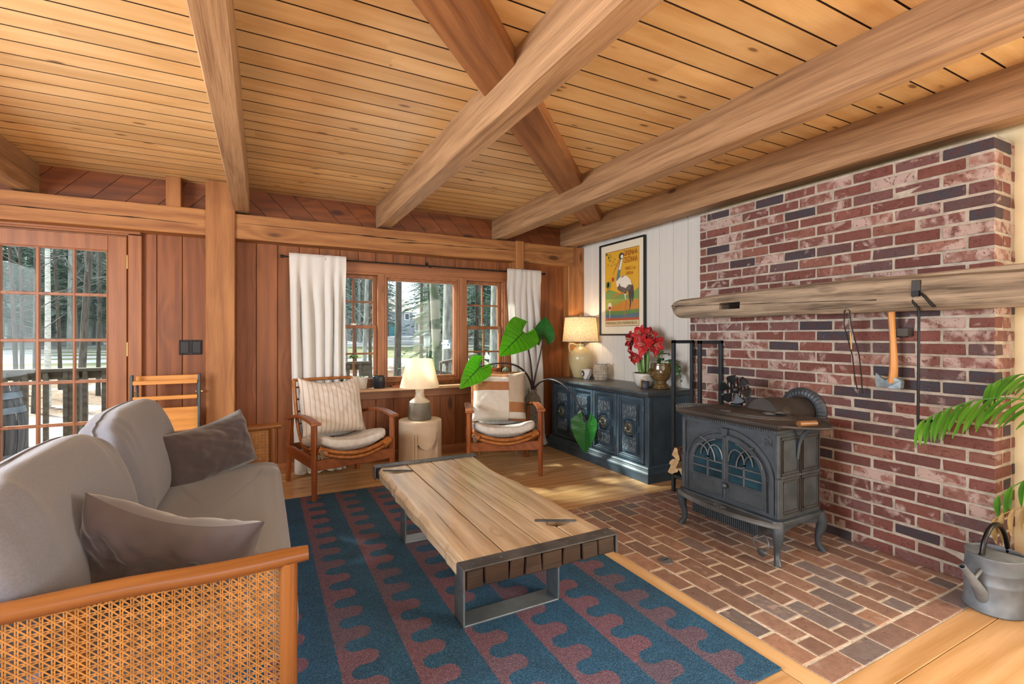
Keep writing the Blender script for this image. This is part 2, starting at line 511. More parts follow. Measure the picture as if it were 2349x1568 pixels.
# ---- ceiling beams
def rough_beam(name, mat, p0, p1, axis, label, amp=0.004, seed=0, n=26, cat='beam', parent=None, kind='structure', chamfer=0.006):
    """hewn timber: a box with slightly wandering arrises"""
    m = MB()
    (x0, y0, z0), (x1, y1, z1) = p0, p1
    i = 'xyz'.index(axis)
    lo = [x0, y0, z0]; hi = [x1, y1, z1]
    o = [j for j in range(3) if j != i]
    prof = []
    c = chamfer
    a0, a1, b0, b1 = lo[o[0]], hi[o[0]], lo[o[1]], hi[o[1]]
    ring = [(a0+c, b0), (a1-c, b0), (a1, b0+c), (a1, b1-c), (a1-c, b1), (a0+c, b1), (a0, b1-c), (a0, b0+c)]
    vs = []
    for k in range(n+1):
        t = lo[i] + (hi[i]-lo[i])*k/n
        for q, (a, b) in enumerate(ring):
            p = [0, 0, 0]; p[i] = t
            p[o[0]] = a + amp*nz(t*2.1, (q//2)*7.3+seed, 1.5) + 0.4*amp*nz(t*9, q+seed, 3)
            p[o[1]] = b + amp*nz(t*2.1, (q//2)*5.1+seed, 9.5)
            vs.append(p)
    fs = [(k*8+q, k*8+(q+1) % 8, (k+1)*8+(q+1) % 8, (k+1)*8+q) for k in range(n) for q in range(8)]
    m.add(vs, fs)
    m.add(vs[:8], [tuple(range(8))[::-1]]); m.add(vs[-8:], [tuple(range(8))])
    ob = m.build(name, mat, parent)
    if parent is None: tag(ob, label, cat, kind=kind)
    return ob
BB = 2.30
beams = [(-1.60, -1.48, 'above the glazed door'), (-0.215, -0.095, 'ending on the tall wall post'),
         (1.00, 1.125, 'over the coffee table'), (2.26, 2.385, 'between the coffee table and the stove'), (3.16, 3.30, 'directly above the brick wall')]
for i, (a, b, w) in enumerate(beams):
    rough_beam('ceiling_beam', 'beam_timber', (a, YR, BB-(0.01 if i == 4 else 0)), (b, 4.84, ZC+0.004), 'y', 'rough sawn ceiling beam ' + w, seed=i*3.7)
# diagonal wind brace let in under the boards, seen between the beams
br = MB()
wood('brace_timber', '#a06c40', '#744622', '#45240f', 'X', knots=0.4, rough=0.55, rnd=0, bs=0.3)
q0, q1 = Vector((-0.35, 0.72)), Vector((3.3, 4.35))
L = (q1-q0).length
for k in range(1):
    br.box((0, -0.118, 0), (L, 0.118, 0.10))
tag(br.build('ceiling_brace', 'brace_timber', bevel=0.006, loc=(q0.x, q0.y, ZC-0.075), rot=(0, 0, math.atan2(q1.y-q0.y, q1.x-q0.x))),
    'wide diagonal timber brace crossing above the ceiling beams', 'brace', kind='structure')

# ---- window wall
wb = thing('wall_back', 'dark stained pine board wall with the window and door', 'wall', kind='structure')
WX0, WX1, WZ0, WZ1 = 0.56, 2.41, 0.775, 1.87     # window opening
DX0, DX1, DZ = -1.92, -0.945, 2.045              # door opening
bk = MB()
bk.box((XL, YB+0.02, -0.5), (DX0, YB+0.16, ZC+0.05)).box((DX0, YB+0.02, DZ), (DX1, YB+0.16, ZC+0.05)).box((DX1, YB+0.02, -0.5), (WX0, YB+0.16, ZC+0.05))
bk.box((WX0, YB+0.02, -0.5), (WX1, YB+0.16, WZ0)).box((WX0, YB+0.02, WZ1), (WX1, YB+0.16, ZC+0.05)).box((WX1, YB+0.02, -0.5), (XW+0.1, YB+0.16, ZC+0.05))
bk.build('backing', 'dark_gap', wb)
bx = [XL, -2.7, -2.4, -2.2, DX0, -1.7, -1.5, -1.3, -1.1, DX1, -0.764, -0.59, -0.42, -0.201, -0.043, 0.128, 0.309, 0.48, 0.665, 0.834, 1.003, 1.175, 1.345, 1.51, 1.668, 1.84, 2.0, 2.16, 2.33, 2.50, 2.67, 2.84, 3.0, 3.16, 3.32, XW]
for a, b in zip(bx, bx[1:]):
    g = 0.0016
    segs = [(0, 2.30)]
    if a < DX1-0.001 and b > DX0+0.001: segs = [(DZ, 2.30)]
    if b > WX0+0.06 and a < WX1-0.02: segs = [(0.0, WZ0), (WZ1, 2.30)]
    for z0, z1 in segs:
        MB().box((a+g, YB, z0), (b-g, YB+0.02, z1)).build('wall_board', 'wall_pine_dark', wb, bevel=0.003)
# diagonal boards in the band under the ceiling
for side, x0, x1 in ((1, XL, -0.30), (-1, -0.30, XW)):
    xx = x0 - 0.4
    while xx < x1 + 0.4:
        w = 0.165
        h = ZC - 2.20
        dx = h*0.95*side
        poly = [(xx, 2.20), (xx+w*1.25, 2.20), (xx+w*1.25+dx, ZC), (xx+dx, ZC)]
        poly = [(max(x0+0.002, min(x1-0.002, px)), pz) for px, pz in poly]
        if max(p[0] for p in poly) - min(p[0] for p in poly) > 0.05 and len(set(poly)) == 4:
            ax = [p[0] for p in poly]
            o = MB().prism(poly, YB-0.012, YB+0.01).build('diagonal_board', 'diag_pine_dark', wb, bevel=0.003)
        xx += w*1.25 + 0.005
# header timbers, tall post, corner post, struts
rough_beam('trim_1', 'beam_timber_x', (XL, 4.68, 2.075), (-0.41, 4.86, 2.285), 'x', 'long header timber above the glazed door', amp=0.006, seed=1, n=40, cat='timber')
rough_beam('trim_2', 'beam_timber_x', (-0.20, 4.68, 2.065), (3.235, 4.86, 2.280), 'x', 'long header timber above the curtained window', amp=0.006, seed=5, n=50, cat='timber')
tag(rough_beam('trim_3', 'post_timber', (-0.409, 4.655, 0), (-0.199, 4.87, 2.525), 'z', '', amp=0.003, seed=9), 'tall square timber post between door and window', 'post', kind='structure')
tag(rough_beam('trim_4', 'post_timber', (3.215, 4.74, 0), (3.442, 4.87, 2.30), 'z', '', amp=0.003, seed=13), 'square timber post in the corner behind the jug lamp', 'post', kind='structure')
tag(MB().box((-0.683, 4.70, 2.27), (-0.581, 4.84, ZC)).build('trim_5', 'post_timber', bevel=0.004), 'short strut block above the header beside the tall post', 'strut', kind='structure')
tag(MB().box((2.477, 4.665, 1.985), (2.572, 4.86, 2.29)).build('trim_6', 'post_timber', bevel=0.004), 'short strut crossing the header above the plant curtain', 'strut', kind='structure')
# dark shakes running along the header timbers
pm('crack', '#1d0f08', rough=1)
def shake(par, x0, x1, y, z0, z1, seed):
    m = MB(); n = 30
    top, bot = [], []
    for i in range(n+1):
        t = i/n; x = lerp(x0, x1, t); z = lerp(z0, z1, t) + 0.010*nz(x*3, seed)
        w = 0.0048*(0.2+abs(nz(x*5, seed+3))*2.0)*math.sin(PI*min(1, max(0, t)))**0.4
        top.append((x, y, z+w)); bot.append((x, y, z-w))
    vs = top + bot
    m.add(vs, [(i, i+n+1, i+n+2, i+1) for i in range(n)])
    m.add([(a[0], a[1]+0.004, a[2]) for a in vs], [(i, i+1, i+n+2, i+n+1) for i in range(n)])
    m.build('shake', 'crack', par)
shake(bpy.data.objects['trim_1'], -2.4, -0.45, 4.6735, 2.185, 2.16, 1)
shake(bpy.data.objects['trim_2'], -0.18, 1.4, 4.6735, 2.20, 2.185, 4)
shake(bpy.data.objects['trim_2'], 1.1, 3.15, 4.6735, 2.16, 2.195, 8)
# skirting under the window
tag(MB().box((-0.195, 4.832, 0), (3.21, 4.85, 0.095)).build('baseboard_back', 'trim_pine', bevel=0.004), 'low pine skirting under the window', 'skirting', kind='structure')
# ================================================================ window, door, curtains
def ring(m, x0, x1, z0, z1, w, y0, y1, mi=0):
    m.box((x0, y0, z0), (x0+w, y1, z1), mi); m.box((x1-w, y0, z0), (x1, y1, z1), mi)
    m.box((x0+w, y0, z0), (x1-w, y1, z0+w), mi); m.box((x0+w, y0, z1-w), (x1-w, y1, z1), mi)
    return m
pm('steel_latch', '#c9c9c6', metal=0.9, rough=0.3)
pm('black_iron', '#1e1e20', '#2a2a2c', rough=0.45, metal=0.6)
pm('brass', '#b8935a', rough=0.35, metal=0.9)
w1 = thing('window_1', 'wide pine framed window with a picture pane and two sashes', 'window', kind='structure')
MB().box((0.46, 4.826, 1.865), (2.51, 4.852, 1.968)).box((0.46, 4.815, 1.955), (2.51, 4.852, 1.972)).build('head_casing', 'trim_pine', w1, bevel=0.003)
for a, b in ((0.47, 0.56), (2.41, 2.50)):
    MB().box((a, 4.828, 0.74), (b, 4.852, 1.865)).build('side_casing', 'trim_pine_z', w1, bevel=0.003)
for a, b in ((1.018, 1.080), (1.885, 1.960)):
    MB().box((a, 4.828, 0.74), (b, 4.99, 1.865)).build('mullion', 'trim_pine_z', w1, bevel=0.003)
jm = MB()
for a, b in ((0.556, 1.02), (1.076, 1.89), (1.956, 2.414)):
    jm.box((a, 4.83, 1.845), (b, 4.99, 1.868)).box((a, 4.85, 0.775), (b, 4.99, 0.79))
jm.box((0.556, 4.85, 0.78), (0.572, 4.99, 1.86)).box((2.398, 4.85, 0.78), (2.414, 4.99, 1.86))
jm.build('jamb_lining', 'trim_pine', w1, bevel=0.002)
pf = thing_part = MB()
ring(pf, 1.080, 1.885, 0.785, 1.848, 0.022, 4.838, 4.96)
ring(pf, 1.102, 1.863, 0.807, 1.826, 0.014, 4.862, 4.96)
ring(pf, 1.114, 1.851, 0.819, 1.814, 0.012, 4.885, 4.95)
pfo = pf.build('picture_frame', 'trim_pine_z', w1, bevel=0.002)
MB().box((1.12, 4.914, 0.825), (1.845, 4.918, 1.808)).build('pane', 'window_glass', w1)
def sash(x0, x1, z0, z1, y0, y1, wr=0.034):
    m = MB(); ring(m, x0, x1, z0, z1, wr, y0, y1)
    s = m.build('sash', 'trim_pine_z', w1, bevel=0.003)
    cx, cz = (x0+x1)/2, (z0+z1)/2
    MB().box((cx-0.009, y0+0.004, z0+wr), (cx+0.009, y1-0.004, z1-wr)).box((x0+wr, y0+0.005, cz-0.009), (x1-wr, y1-0.005, cz+0.009)).build('muntin', 'trim_pine_z', s, bevel=0.003)
    ym = (y0+y1)/2
    for xa, xb in ((x0+wr, cx-0.009), (cx+0.009, x1-wr)):
        for za, zb in ((z0+wr, cz-0.009), (cz+0.009, z1-wr)):
            MB().box((xa, ym-0.0015, za), (xb, ym+0.0015, zb)).build('pane', 'window_glass', s)
    return s
for x0, x1 in ((0.574, 1.017), (1.962, 2.398)):
    sash(x0, x1, 1.318, 1.845, 4.905, 4.935)
    lo = sash(x0, x1, 0.790, 1.352, 4.870, 4.900)
    cx = (x0+x1)/2
    MB().box((cx-0.022, 4.874, 1.352), (cx+0.022, 4.896, 1.358)).cyl((cx-0.03, 4.88, 1.362), (cx+0.03, 4.885, 1.364), 0.006, n=8).cyl((cx, 4.885, 1.352), (cx, 4.885, 1.370), 0.010, n=10).build('latch', 'steel_latch', lo)
tag(MB().box((0.50, 4.672, 0.712), (2.48, 4.90, 0.738)).build('trim_7', 'sill_pine', bevel=0.005), 'pale worn window sill board holding flower pots', 'sill', kind='structure')
tag(MB().box((0.54, 4.822, 0.622), (2.44, 4.852, 0.712)).prism([(0.54, 0.70), (2.44, 0.70), (2.44, 0.712), (0.54, 0.712)], 4.80, 4.83).build('trim_8', 'trim_pine', bevel=0.004), 'plain pine apron board under the window sill', 'apron', kind='structure')

d1 = thing('door_1', 'pine outside door with fifteen glass panes', 'door', kind='structure')
CX = [(-1.69, -1.499), (-1.48, -1.288), (-1.273, -1.085)]
RZ = [(1.909, 1.578), (1.554, 1.226), (1.202, 0.905), (0.881, 0.581), (0.557, 0.225)]
dm = MB()
ya, yb_ = 4.83, 4.872
dm.box((-1.83, ya, 0.01), (-1.70, yb_, 2.035)).box((-1.075, ya, 0.01), (-0.956, yb_, 2.035))
dm.box((-1.70, ya, 0.01), (-1.075, yb_, 0.215)).box((-1.70, ya, 1.919), (-1.075, yb_, 2.035))
leaf = dm.build('door_leaf', 'trim_pine_z', d1, bevel=0.003)
mm = MB()
for (a0, a1), (b0, b1) in zip(CX, CX[1:]): mm.box((a1, ya+0.002, 0.215), (b0, yb_-0.002, 1.919))
for (a1, a0), (b1, b0) in zip(RZ, RZ[1:]): mm.box((-1.70, ya+0.004, b1), (-1.075, yb_-0.004, a0))
mm.box((-1.70, ya, 0.2), (-1.69, yb_, 1.925)).box((-1.085, ya, 0.2), (-1.075, yb_, 1.925)).box((-1.70, ya, 1.909), (-1.075, yb_, 1.92)).box((-1.70, ya, 0.21), (-1.075, yb_, 0.225))
mm.build('muntin_grid', 'trim_pine_z', d1, bevel=0.003)
for a, b in CX:
    for zt, zb in RZ:
        MB().box((a, 4.850, zb), (b, 4.853, zt)).build('pane', 'window_glass', d1)
MB().box((-0.945, 4.81, 0), (-0.856, 4.852, 2.06)).build('side_casing', 'trim_pine_z', d1, bevel=0.004)
MB().box((-1.95, 4.81, 2.045), (-0.856, 4.852, 2.10)).box((-1.95, 4.79, 2.058), (-0.86, 4.84, 2.078)).build('head_casing', 'trim_pine', d1, bevel=0.004)
MB().box((-0.958, 4.85, 0), (-0.945, 4.99, 2.05)).box((-1.95, 4.85, 2.036), (-0.945, 4.99, 2.05)).build('jamb_lining', 'trim_pine_z', d1)
for z in (0.3, 1.14, 1.835):
    MB().box((-0.958, 4.824, z-0.05), (-0.944, 4.834, z+0.05)).cyl((-0.951, 4.822, z-0.055), (-0.951, 4.822, z+0.055), 0.006, n=8).build('hinge', 'brass', d1)
MB().lathe([(0.0, 0.05), (0.022, 0.045), (0.028, 0.03), (0.02, 0.015), (0.012, 0.0)], 14, M=Euler((R(90), 0, 0)).to_matrix(), c=(-0.895, 4.81, 0.70)).build('catch_knob', 'brass', d1)

# ---- curtains, rod
def linen(name, c1, tr=0.45, sc=160):
    t = NT(name)
    v = t.coords(False)
    w1_ = t.noise(t.n('Mapping', {'Vector': v, 'Scale': (sc, sc, sc*0.1)}).outputs[0], 1.0, 1)
    col = t.mix(w1_, lin(c1), t.mix(0.10, lin(c1), lin('#8a8378')))
    d = t.n('BsdfDiffuse', {'Color': col}); l = t.n('BsdfTranslucent', {'Color': col})
    t.t.links.new(t.n('MixShader', {0: tr, 1: d.outputs[0], 2: l.outputs[0]}).outputs[0], t.out.inputs[0])
    MATS[name] = t.m
linen('curtain_linen', '#f6f4f0')
rodt = thing('curtain_rod', 'thin black iron curtain rod across the window head', 'curtain rod', (0, 0, 0))
MB().cyl((0.19, 4.725, 1.952), (2.84, 4.725, 1.952), 0.007, n=10).build('rod', 'black_iron', rodt)
for x, s in ((0.19, -1), (2.84, 1)):
    MB().lathe([(0.004, 0), (0.012, 0.004), (0.012, 0.008), (0.007, 0.012), (0.016, 0.028), (0.012, 0.042), (0.0, 0.05)], 12, M=Euler((0, R(90*s), 0)).to_matrix(), c=(x, 4.725, 1.952)).build('finial', 'black_iron', rodt)
for x in (0.52, 1.52, 2.46):
    MB().cyl((x, 4.845, 1.985), (x, 4.725, 1.948), 0.005, n=8).box((x-0.010, 4.838, 1.95), (x+0.010, 4.848, 2.01)).tube([(x, 4.74, 1.95), (x, 4.732, 1.938), (x, 4.717, 1.938), (x, 4.71, 1.95)], 0.005, 6).build('bracket', 'black_iron', rodt)
def curtain(name, label, x0t, x1t, x0b, x1b, folds, seed, zb=0.004, ymax=4.80):
    root = thing(name, label, 'curtain', ((x0t+x1t)/2, 4.725, 0), group='white linen curtains')
    cx = (x0t+x1t)/2
    def fn(u, v):
        z = lerp(1.985, zb, v)
        b = smooth(v*1.1)
        x = lerp(lerp(x0t, x0b, b), lerp(x1t, x1b, b), u)
        amp = 0.005 + 0.034*smooth((v-0.03)*4)
        ph = folds*2*PI*(u + 0.09*nz(u*2.2, v*0.9, seed))
        y = 4.725 - 0.017*smooth((0.10-v)/0.06) + amp*math.sin(ph)*(0.65+0.7*nz(u*2.7, seed*0.31, v*0.5)) + 0.010*nz(u*9, v*3, seed+5)
        x += 0.010*math.cos(ph)*smooth(v*3) + 0.006*nz(u*12, v*5, seed+9)
        if v > 0.93:
            k = (v-0.93)/0.07
            y -= 0.10*k*k*(0.7+0.6*nz(u*6, 1, seed)); x += 0.03*k*nz(u*7, 3, seed)
            z = max(0.004, z + 0.02*k*(1+nz(u*10, 2, seed)))
        y = min(y, ymax)
        return (x-cx, y-4.725, z)
    m = MB(); m.grid(fn, 120, 60)
    o = m.build('drape', 'curtain_linen', root)
    sm = o.modifiers.new('cloth', 'SOLIDIFY'); sm.thickness = 0.002
    hb = MB()
    hb.grid(lambda u, v: tuple(Vector(fn(u, lerp(0.055, 0.060, v))) + Vector((0, -0.003, 0))), 120, 1)
    hb.build('header_seam', 'curtain_linen', root)
curtain('linen_curtain', 'white linen curtain hanging behind the striped pillow chair', 0.215, 0.70, 0.25, 0.70, 5.5, 3)
curtain('linen_curtain', 'white linen curtain flaring behind the big leaved plant', 2.385, 2.82, 2.47, 2.885, 5.5, 21)

# ---- twin black switch plate
sw = thing('light_switch', 'double black switch plate on the boards beside the post', 'switch', (-0.531, 4.848, 1.15))
MB().box((-0.081, -0.006, -0.062), (0.081, 0.002, 0.062)).build('plate', 'black_iron', sw, bevel=0.003)
pm('black_gloss', '#0e0f12', rough=0.35)
for x in (-0.042, 0.042):
    MB().box((x-0.030, -0.010, -0.050), (x+0.030, -0.004, 0.050)).build('rocker', 'black_gloss', sw, bevel=0.003)
# ================================================================ outdoors
def terrain_z(x, y):
    t = smooth((y - 9)/50)
    return -0.95 + t*2.05 + 0.10*nz(x*0.12, y*0.12) + 0.03*nz(x*0.7, y*0.7)
def snow_mat():
    t = NT('snow_ground')
    v = t.coords(False)
    y = t.n('SeparateXYZ', {0: v}).outputs[1]
    n = t.noise(v, 0.55, 4, 0.6); nf = t.noise(v, 9, 3, 0.7); ng = t.noise(t.n('Mapping', {'Vector': v, 'Scale': (0.05, 0.3, 1)}).outputs[0], 1.5, 3)
    leaf = t.ramp(nf, [(0.3, '#3c2b20'), (0.5, '#6b4c36'), (0.62, '#8f6a4c'), (0.75, '#a88a6a')])
    grass = t.ramp(nf, [(0.3, '#5e6446'), (0.7, '#8d8a5f')])
    snow = lin('#cfcdd1')
    near = t.math('MULTIPLY', t.step(y, 14.5, 17.0), t.step(y, 30.0, 25.0))
    lm = t.math('MULTIPLY', near, t.step(t.math('ADD', n, t.math('MULTIPLY_ADD', nf, 0.35, -0.17)), 0.36, 0.48))
    gm = t.math('MULTIPLY', t.math('MULTIPLY', t.step(y, 27, 30), t.step(y, 44, 38)), t.step(ng, 0.42, 0.55))
    col = t.mix(gm, snow, grass); col = t.mix(lm, col, leaf)
    MATS['snow_ground'] = t.fin(col, 0.85, 0, nf, 0.4, 0.03)
snow_mat()
gm = MB()
gm.grid(lambda u, v: (lerp(-70, 75, u), lerp(5.0, 150, v**1.6), terrain_z(lerp(-70, 75, u), lerp(5.0, 150, v**1.6))), 70, 70)
tag(gm.build('snowy_ground', 'snow_ground'), 'snow covered yard with leaf litter outside the house', 'ground', kind='structure')

pm('bark', '#5c544b', '#3a332d', scale=9, rough=0.95, bs=0.6, stretch=(3,3,0.5))
pm('bark_haze', '#a3a6a2', '#848783', scale=5, rough=0.95, stretch=(3,3,0.5))  # bark lightened to paint in the haze of distance
pm('bark_pale', '#8d8c86', '#66635c', scale=8, rough=0.95, bs=0.5, stretch=(2,2,0.6))
pm('bark_birch', '#cfccc4', '#8b867e', scale=6, rough=0.8, stretch=(1,1,6), lo=0.42, hi=0.75)
pm('bark_moss', '#7b7a70', '#57604a', scale=5, rough=0.95, bs=0.6, lo=0.42, hi=0.62)
pm('needle', '#5a7558', '#3f5843', scale=3, rough=0.8, rnd=0.25)
pm('needle_haze', '#7d9488', '#62796d', scale=1.5, rough=0.9, rnd=0.3)  # haze over the far woods is put into the needle colour
pm('leaf_russet', '#8a5a3c', '#6d3f2b', scale=3, rough=0.8)
pm('twig', '#6d6a66', '#55524e', rough=0.95)
pm('twig_haze', '#8f9391', '#787d7b', rough=0.95)  # twigs paled for distance haze, shared with the birch

def bare_tree(seed, h, r, lean, mat, twm, nb=16, low=0.25, sub=3):
    rr = random.Random(seed)
    pts, rad = [], []
    n = 10
    ph = rr.uniform(0, 9)
    for i in range(n+1):
        t = i/n
        pts.append(Vector((lean[0]*t*h + 0.12*math.sin(t*5+ph)*t, lean[1]*t*h + 0.1*math.sin(t*4+ph*2)*t, h*t - 0.3*(i == 0))))
        rad.append(r*(1.25 if i == 0 else 1)*(1-0.8*t))
    tr = MB().tube(pts, rad, 10)
    bm = MB()
    for k in range(nb):
        t = rr.uniform(low, 0.97)
        i = min(n-1, int(t*n)); p = pts[i].lerp(pts[i+1], t*n-i)
        a = rr.uniform(0, 2*PI); L = h*rr.uniform(0.10, 0.24)*(1.15-t*0.6)
        d = Vector((math.cos(a), math.sin(a), rr.uniform(0.1, 0.8))).normalized()
        q = [p, p + d*L*0.5 + Vector((0,0,0.05*L)), p + d*L + Vector((rr.uniform(-.1,.1)*L, rr.uniform(-.1,.1)*L, 0.22*L))]
        bm.tube(q, [r*0.26*(1-t*0.5), r*0.15*(1-t*.5), r*0.04], 4, caps=False)
        for s in range(sub):
            u = rr.uniform(0.3, 1); b = q[0].lerp(q[2], u)
            d2 = (d + Vector((rr.uniform(-.9,.9), rr.uniform(-.9,.9), rr.uniform(-.2,.8)))).normalized()*L*rr.uniform(0.25, 0.5)
            e = b + d2
            bm.tube([b, b + d2*0.5 + Vector((0,0,0.03)), e], [r*0.09, r*0.06, r*0.02], 3, caps=False)
            for s2 in range(2):
                b2 = b.lerp(e, rr.uniform(0.3, 0.9)); d3 = (d2.normalized() + Vector((rr.uniform(-.8,.8), rr.uniform(-.8,.8), rr.uniform(-.3,.6))))*L*0.14
                bm.tube([b2, b2 + d3], [r*0.045, r*0.015], 3, caps=False)
    return tr.mesh('trunk', mat), bm.mesh('branches', twm)
def conifer(seed, h, r, w, mat, bark, low=0.12, n=70, per=9):
    rr = random.Random(seed)
    tr = MB().tube([(0,0,-0.3), (0.05*w,0,h*0.5), (0,0,h)], [r*1.2, r*0.7, r*0.1], 8)
    fm = MB()
    for k in range(n):
        t = low + (1-low)*(k+rr.random())/n
        a = rr.uniform(0, 2*PI); L = w*(1-t)**0.8*rr.uniform(0.7, 1.1) + 0.12
        z = h*t
        d = Vector((math.cos(a), math.sin(a), 0))
        sd = Vector((-d.y, d.x, 0))
        droop = rr.uniform(0.15, 0.5)
        for j in range(per):
            u = (j+0.6)/per
            c = Vector((0,0,z)) + d*L*u + Vector((0,0,-droop*L*u*u))
            wd = L*0.30*(1.1-u)+0.05
            for s in (-1, 1):
                tip = c + sd*s*wd + d*wd*0.9 + Vector((0,0,-wd*rr.uniform(0.0,0.5)))
                bb = d*L/per*0.8
                fm.add([c - bb*0.3, c + bb*0.9 + Vector((0,0,0.01)), tip], [(0,1,2)])
    return tr.mesh('trunk', bark), fm.mesh('foliage', mat)
def plant_tree(name, label, group, meshes, x, y, s=1, rz=0, cat='tree', part='branches'):
    t = thing(name, label, cat, (x, y, terrain_z(x, y)), rz, group)
    t.scale = (s, s, s)
    link('trunk', meshes[0], t); link(part, meshes[1], t)['kind'] = 'stuff'
    return t
# single trees one can point at
plant_tree('birch_tree', 'slender pale birch seen through the middle door panes', None, bare_tree(3, 13, 0.075, (0.01, 0), 'bark_birch', 'twig_haze', 22, 0.3), -0.297*18, 18)
plant_tree('leaning_tree', 'dark leaning trunk seen through the door panes by the hinges', None, bare_tree(5, 12, 0.078, (0.035, 0), 'bark', 'twig', 16, 0.25), -0.258*14, 14)
plant_tree('dark_tree', 'tall dark trunk standing in front of the far house', None, bare_tree(8, 14, 0.125, (0.02, 0), 'bark', 'twig', 18, 0.22), 0.2487*16, 16)
plant_tree('mossy_tree', 'leaning mossy trunk with a hollow beside the birdhouse', None, bare_tree(9, 11, 0.115, (-0.055, 0), 'bark_moss', 'twig', 12, 0.35), 0.350*9.4, 9.4)
plant_tree('pale_tree', 'thick pale smooth trunk filling the picture pane edge', None, bare_tree(12, 13, 0.19, (0.012, 0), 'bark_pale', 'twig', 12, 0.4), 0.3675*9.0, 9.0)
plant_tree('pale_tree', 'pale trunk outside the sash above the terracotta pot', None, bare_tree(14, 12, 0.16, (0.01, 0), 'bark_pale', 'twig', 12, 0.35), 0.474*10, 10)
plant_tree('hemlock_tree', 'young green hemlock growing behind the bird feeder', None, conifer(2, 3.9, 0.05, 0.95, 'needle', 'bark', 0.05, 90, 9), 0.318*12.5, 12.5, part='foliage')
plant_tree('hemlock_tree', 'bushy hemlock seen through the upper sash beside the pale trunk', None, conifer(4, 7.5, 0.08, 1.7, 'needle', 'bark', 0.1, 90, 9), 0.425*12, 12, part='foliage')
for i, (q, y) in enumerate(((-0.332, 19), (-0.326, 21), (-0.312, 17), (-0.281, 22), (-0.235, 20))):
    plant_tree('thin_tree', 'thin bare young tree at the edge of the snowy field', 'thin trees beyond the deck', bare_tree(20+i, 10, 0.06, (0.02*(i % 3-1), 0), 'bark', 'twig', 16, 0.2), q*y, y)
for i, (q, y) in enumerate(((0.150, 17), (0.166, 21), (0.182, 15), (0.196, 19), (0.213, 24), (0.300, 17), (0.405, 17), (0.44, 15))):
    plant_tree('thin_tree', 'thin bare tree standing in the snow outside the window', 'bare trees outside the window', bare_tree(40+i, 11, 0.075, (0.02*(i % 3-1), 0), 'bark' if i % 2 else 'bark_pale', 'twig', 18, 0.15), q*y, y)
# woods at the far edge of the field
far_b = [bare_tree(60+i, 17, 0.16, (0.01*(i-1), 0), 'bark_haze', 'twig_haze', 26, 0.12, 3) for i in range(3)]
far_c = [conifer(80+i, 17, 0.2, 3.2, 'needle_haze', 'bark_haze', 0.10, 80, 6) for i in range(3)]
rt = random.Random(17)
def woods(q0, q1, nb, nc, y0, y1):
    for i in range(nb + nc):
        y = rt.uniform(y0, y1); q = q0 + (q1-q0)*((i*0.618) % 1)
        s = rt.uniform(0.8, 1.2)
        if i < nb: plant_tree('far_bare_tree', 'haze-paled bare tree at the far edge of the snowy field', 'bare trees of the far woods', far_b[i % 3], q*y, y, s, rt.uniform(0, 360))
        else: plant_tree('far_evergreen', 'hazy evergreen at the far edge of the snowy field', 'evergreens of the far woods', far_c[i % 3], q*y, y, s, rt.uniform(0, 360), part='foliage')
woods(-0.46, -0.14, 34, 60, 40, 78)
woods(0.06, 0.235, 16, 26, 42, 75)
woods(0.30, 0.58, 16, 34, 40, 75)
woods(0.20, 0.24, 4, 3, 105, 130)

# ---- far house
pm('clapboard', '#8f949d', '#82878f', scale=2, rough=0.8)
pm('house_white', '#e8e6e6', rough=0.6)
pm('roof_snow', '#b9b0a6', '#aba299', scale=1, rough=0.8)
pm('house_dark', '#394048', rough=0.4)
pm('garage_teal', '#2f6d73', rough=0.6)
hx, hy = 25.2, 100.0
hs = thing('far_house', 'grey clapboard house with a snowy roof across the field', 'house', (hx, hy, terrain_z(hx, hy)), 14)
MB().box((-4.6, 0, 0), (3.4, 8, 5.0)).build('walls', 'clapboard', hs)
MB().prism([(-0.5, 5.0), (8.5, 5.0), (4, 8.0)], -5.0, 3.7, fn=lambda x, y, z: (y, x, z)).build('roof', 'roof_snow', hs)
MB().prism([(-4.6, 5.4), (-2.2, 5.4), (-3.4, 6.5)], -0.7, 3).box((-4.5, -0.5, 3.4), (-2.3, 1.0, 5.4)).build('dormer', 'clapboard', hs)
MB().box((3.4, 1.0, 0), (8.2, 7.0, 3.0)).build('wing', 'clapboard', hs)
MB().prism([(0.5, 3.0), (7.5, 3.0), (4, 4.4)], 3.4, 8.5, fn=lambda x, y, z: (y, x, z)).build('wing_roof', 'roof_snow', hs)
for x, z, w, h in ((-3.75, 3.9, 0.5, 1.1), (-3.0, 3.9, 0.5, 1.1), (1.6, 3.5, 0.9, 1.2), (4.6, 1.2, 0.8, 1.2), (6.4, 1.2, 0.8, 1.2)):
    y = -0.52 if z == 3.9 else (-0.03 if x < 3.4 else 0.97)
    f = MB(); ring(f, x-0.12, x+w+0.12, z-0.12, z+h+0.12, 0.12, y-0.06, y+0.06)
    fo = f.build('window_frame', 'house_white', hs)
    MB().box((x, y-0.02, z), (x+w, y+0.04, z+h)).build('pane', 'house_dark', fo)
for x in (-4.0, -2.2):
    MB().box((x, -0.08, 0), (x+1.4, 0.02, 2.3)).build('garage_door', 'garage_teal', hs)
MB().box((-0.1, -0.1, 0), (0.1, 0.05, 5)).build('corner_board', 'house_white', hs)

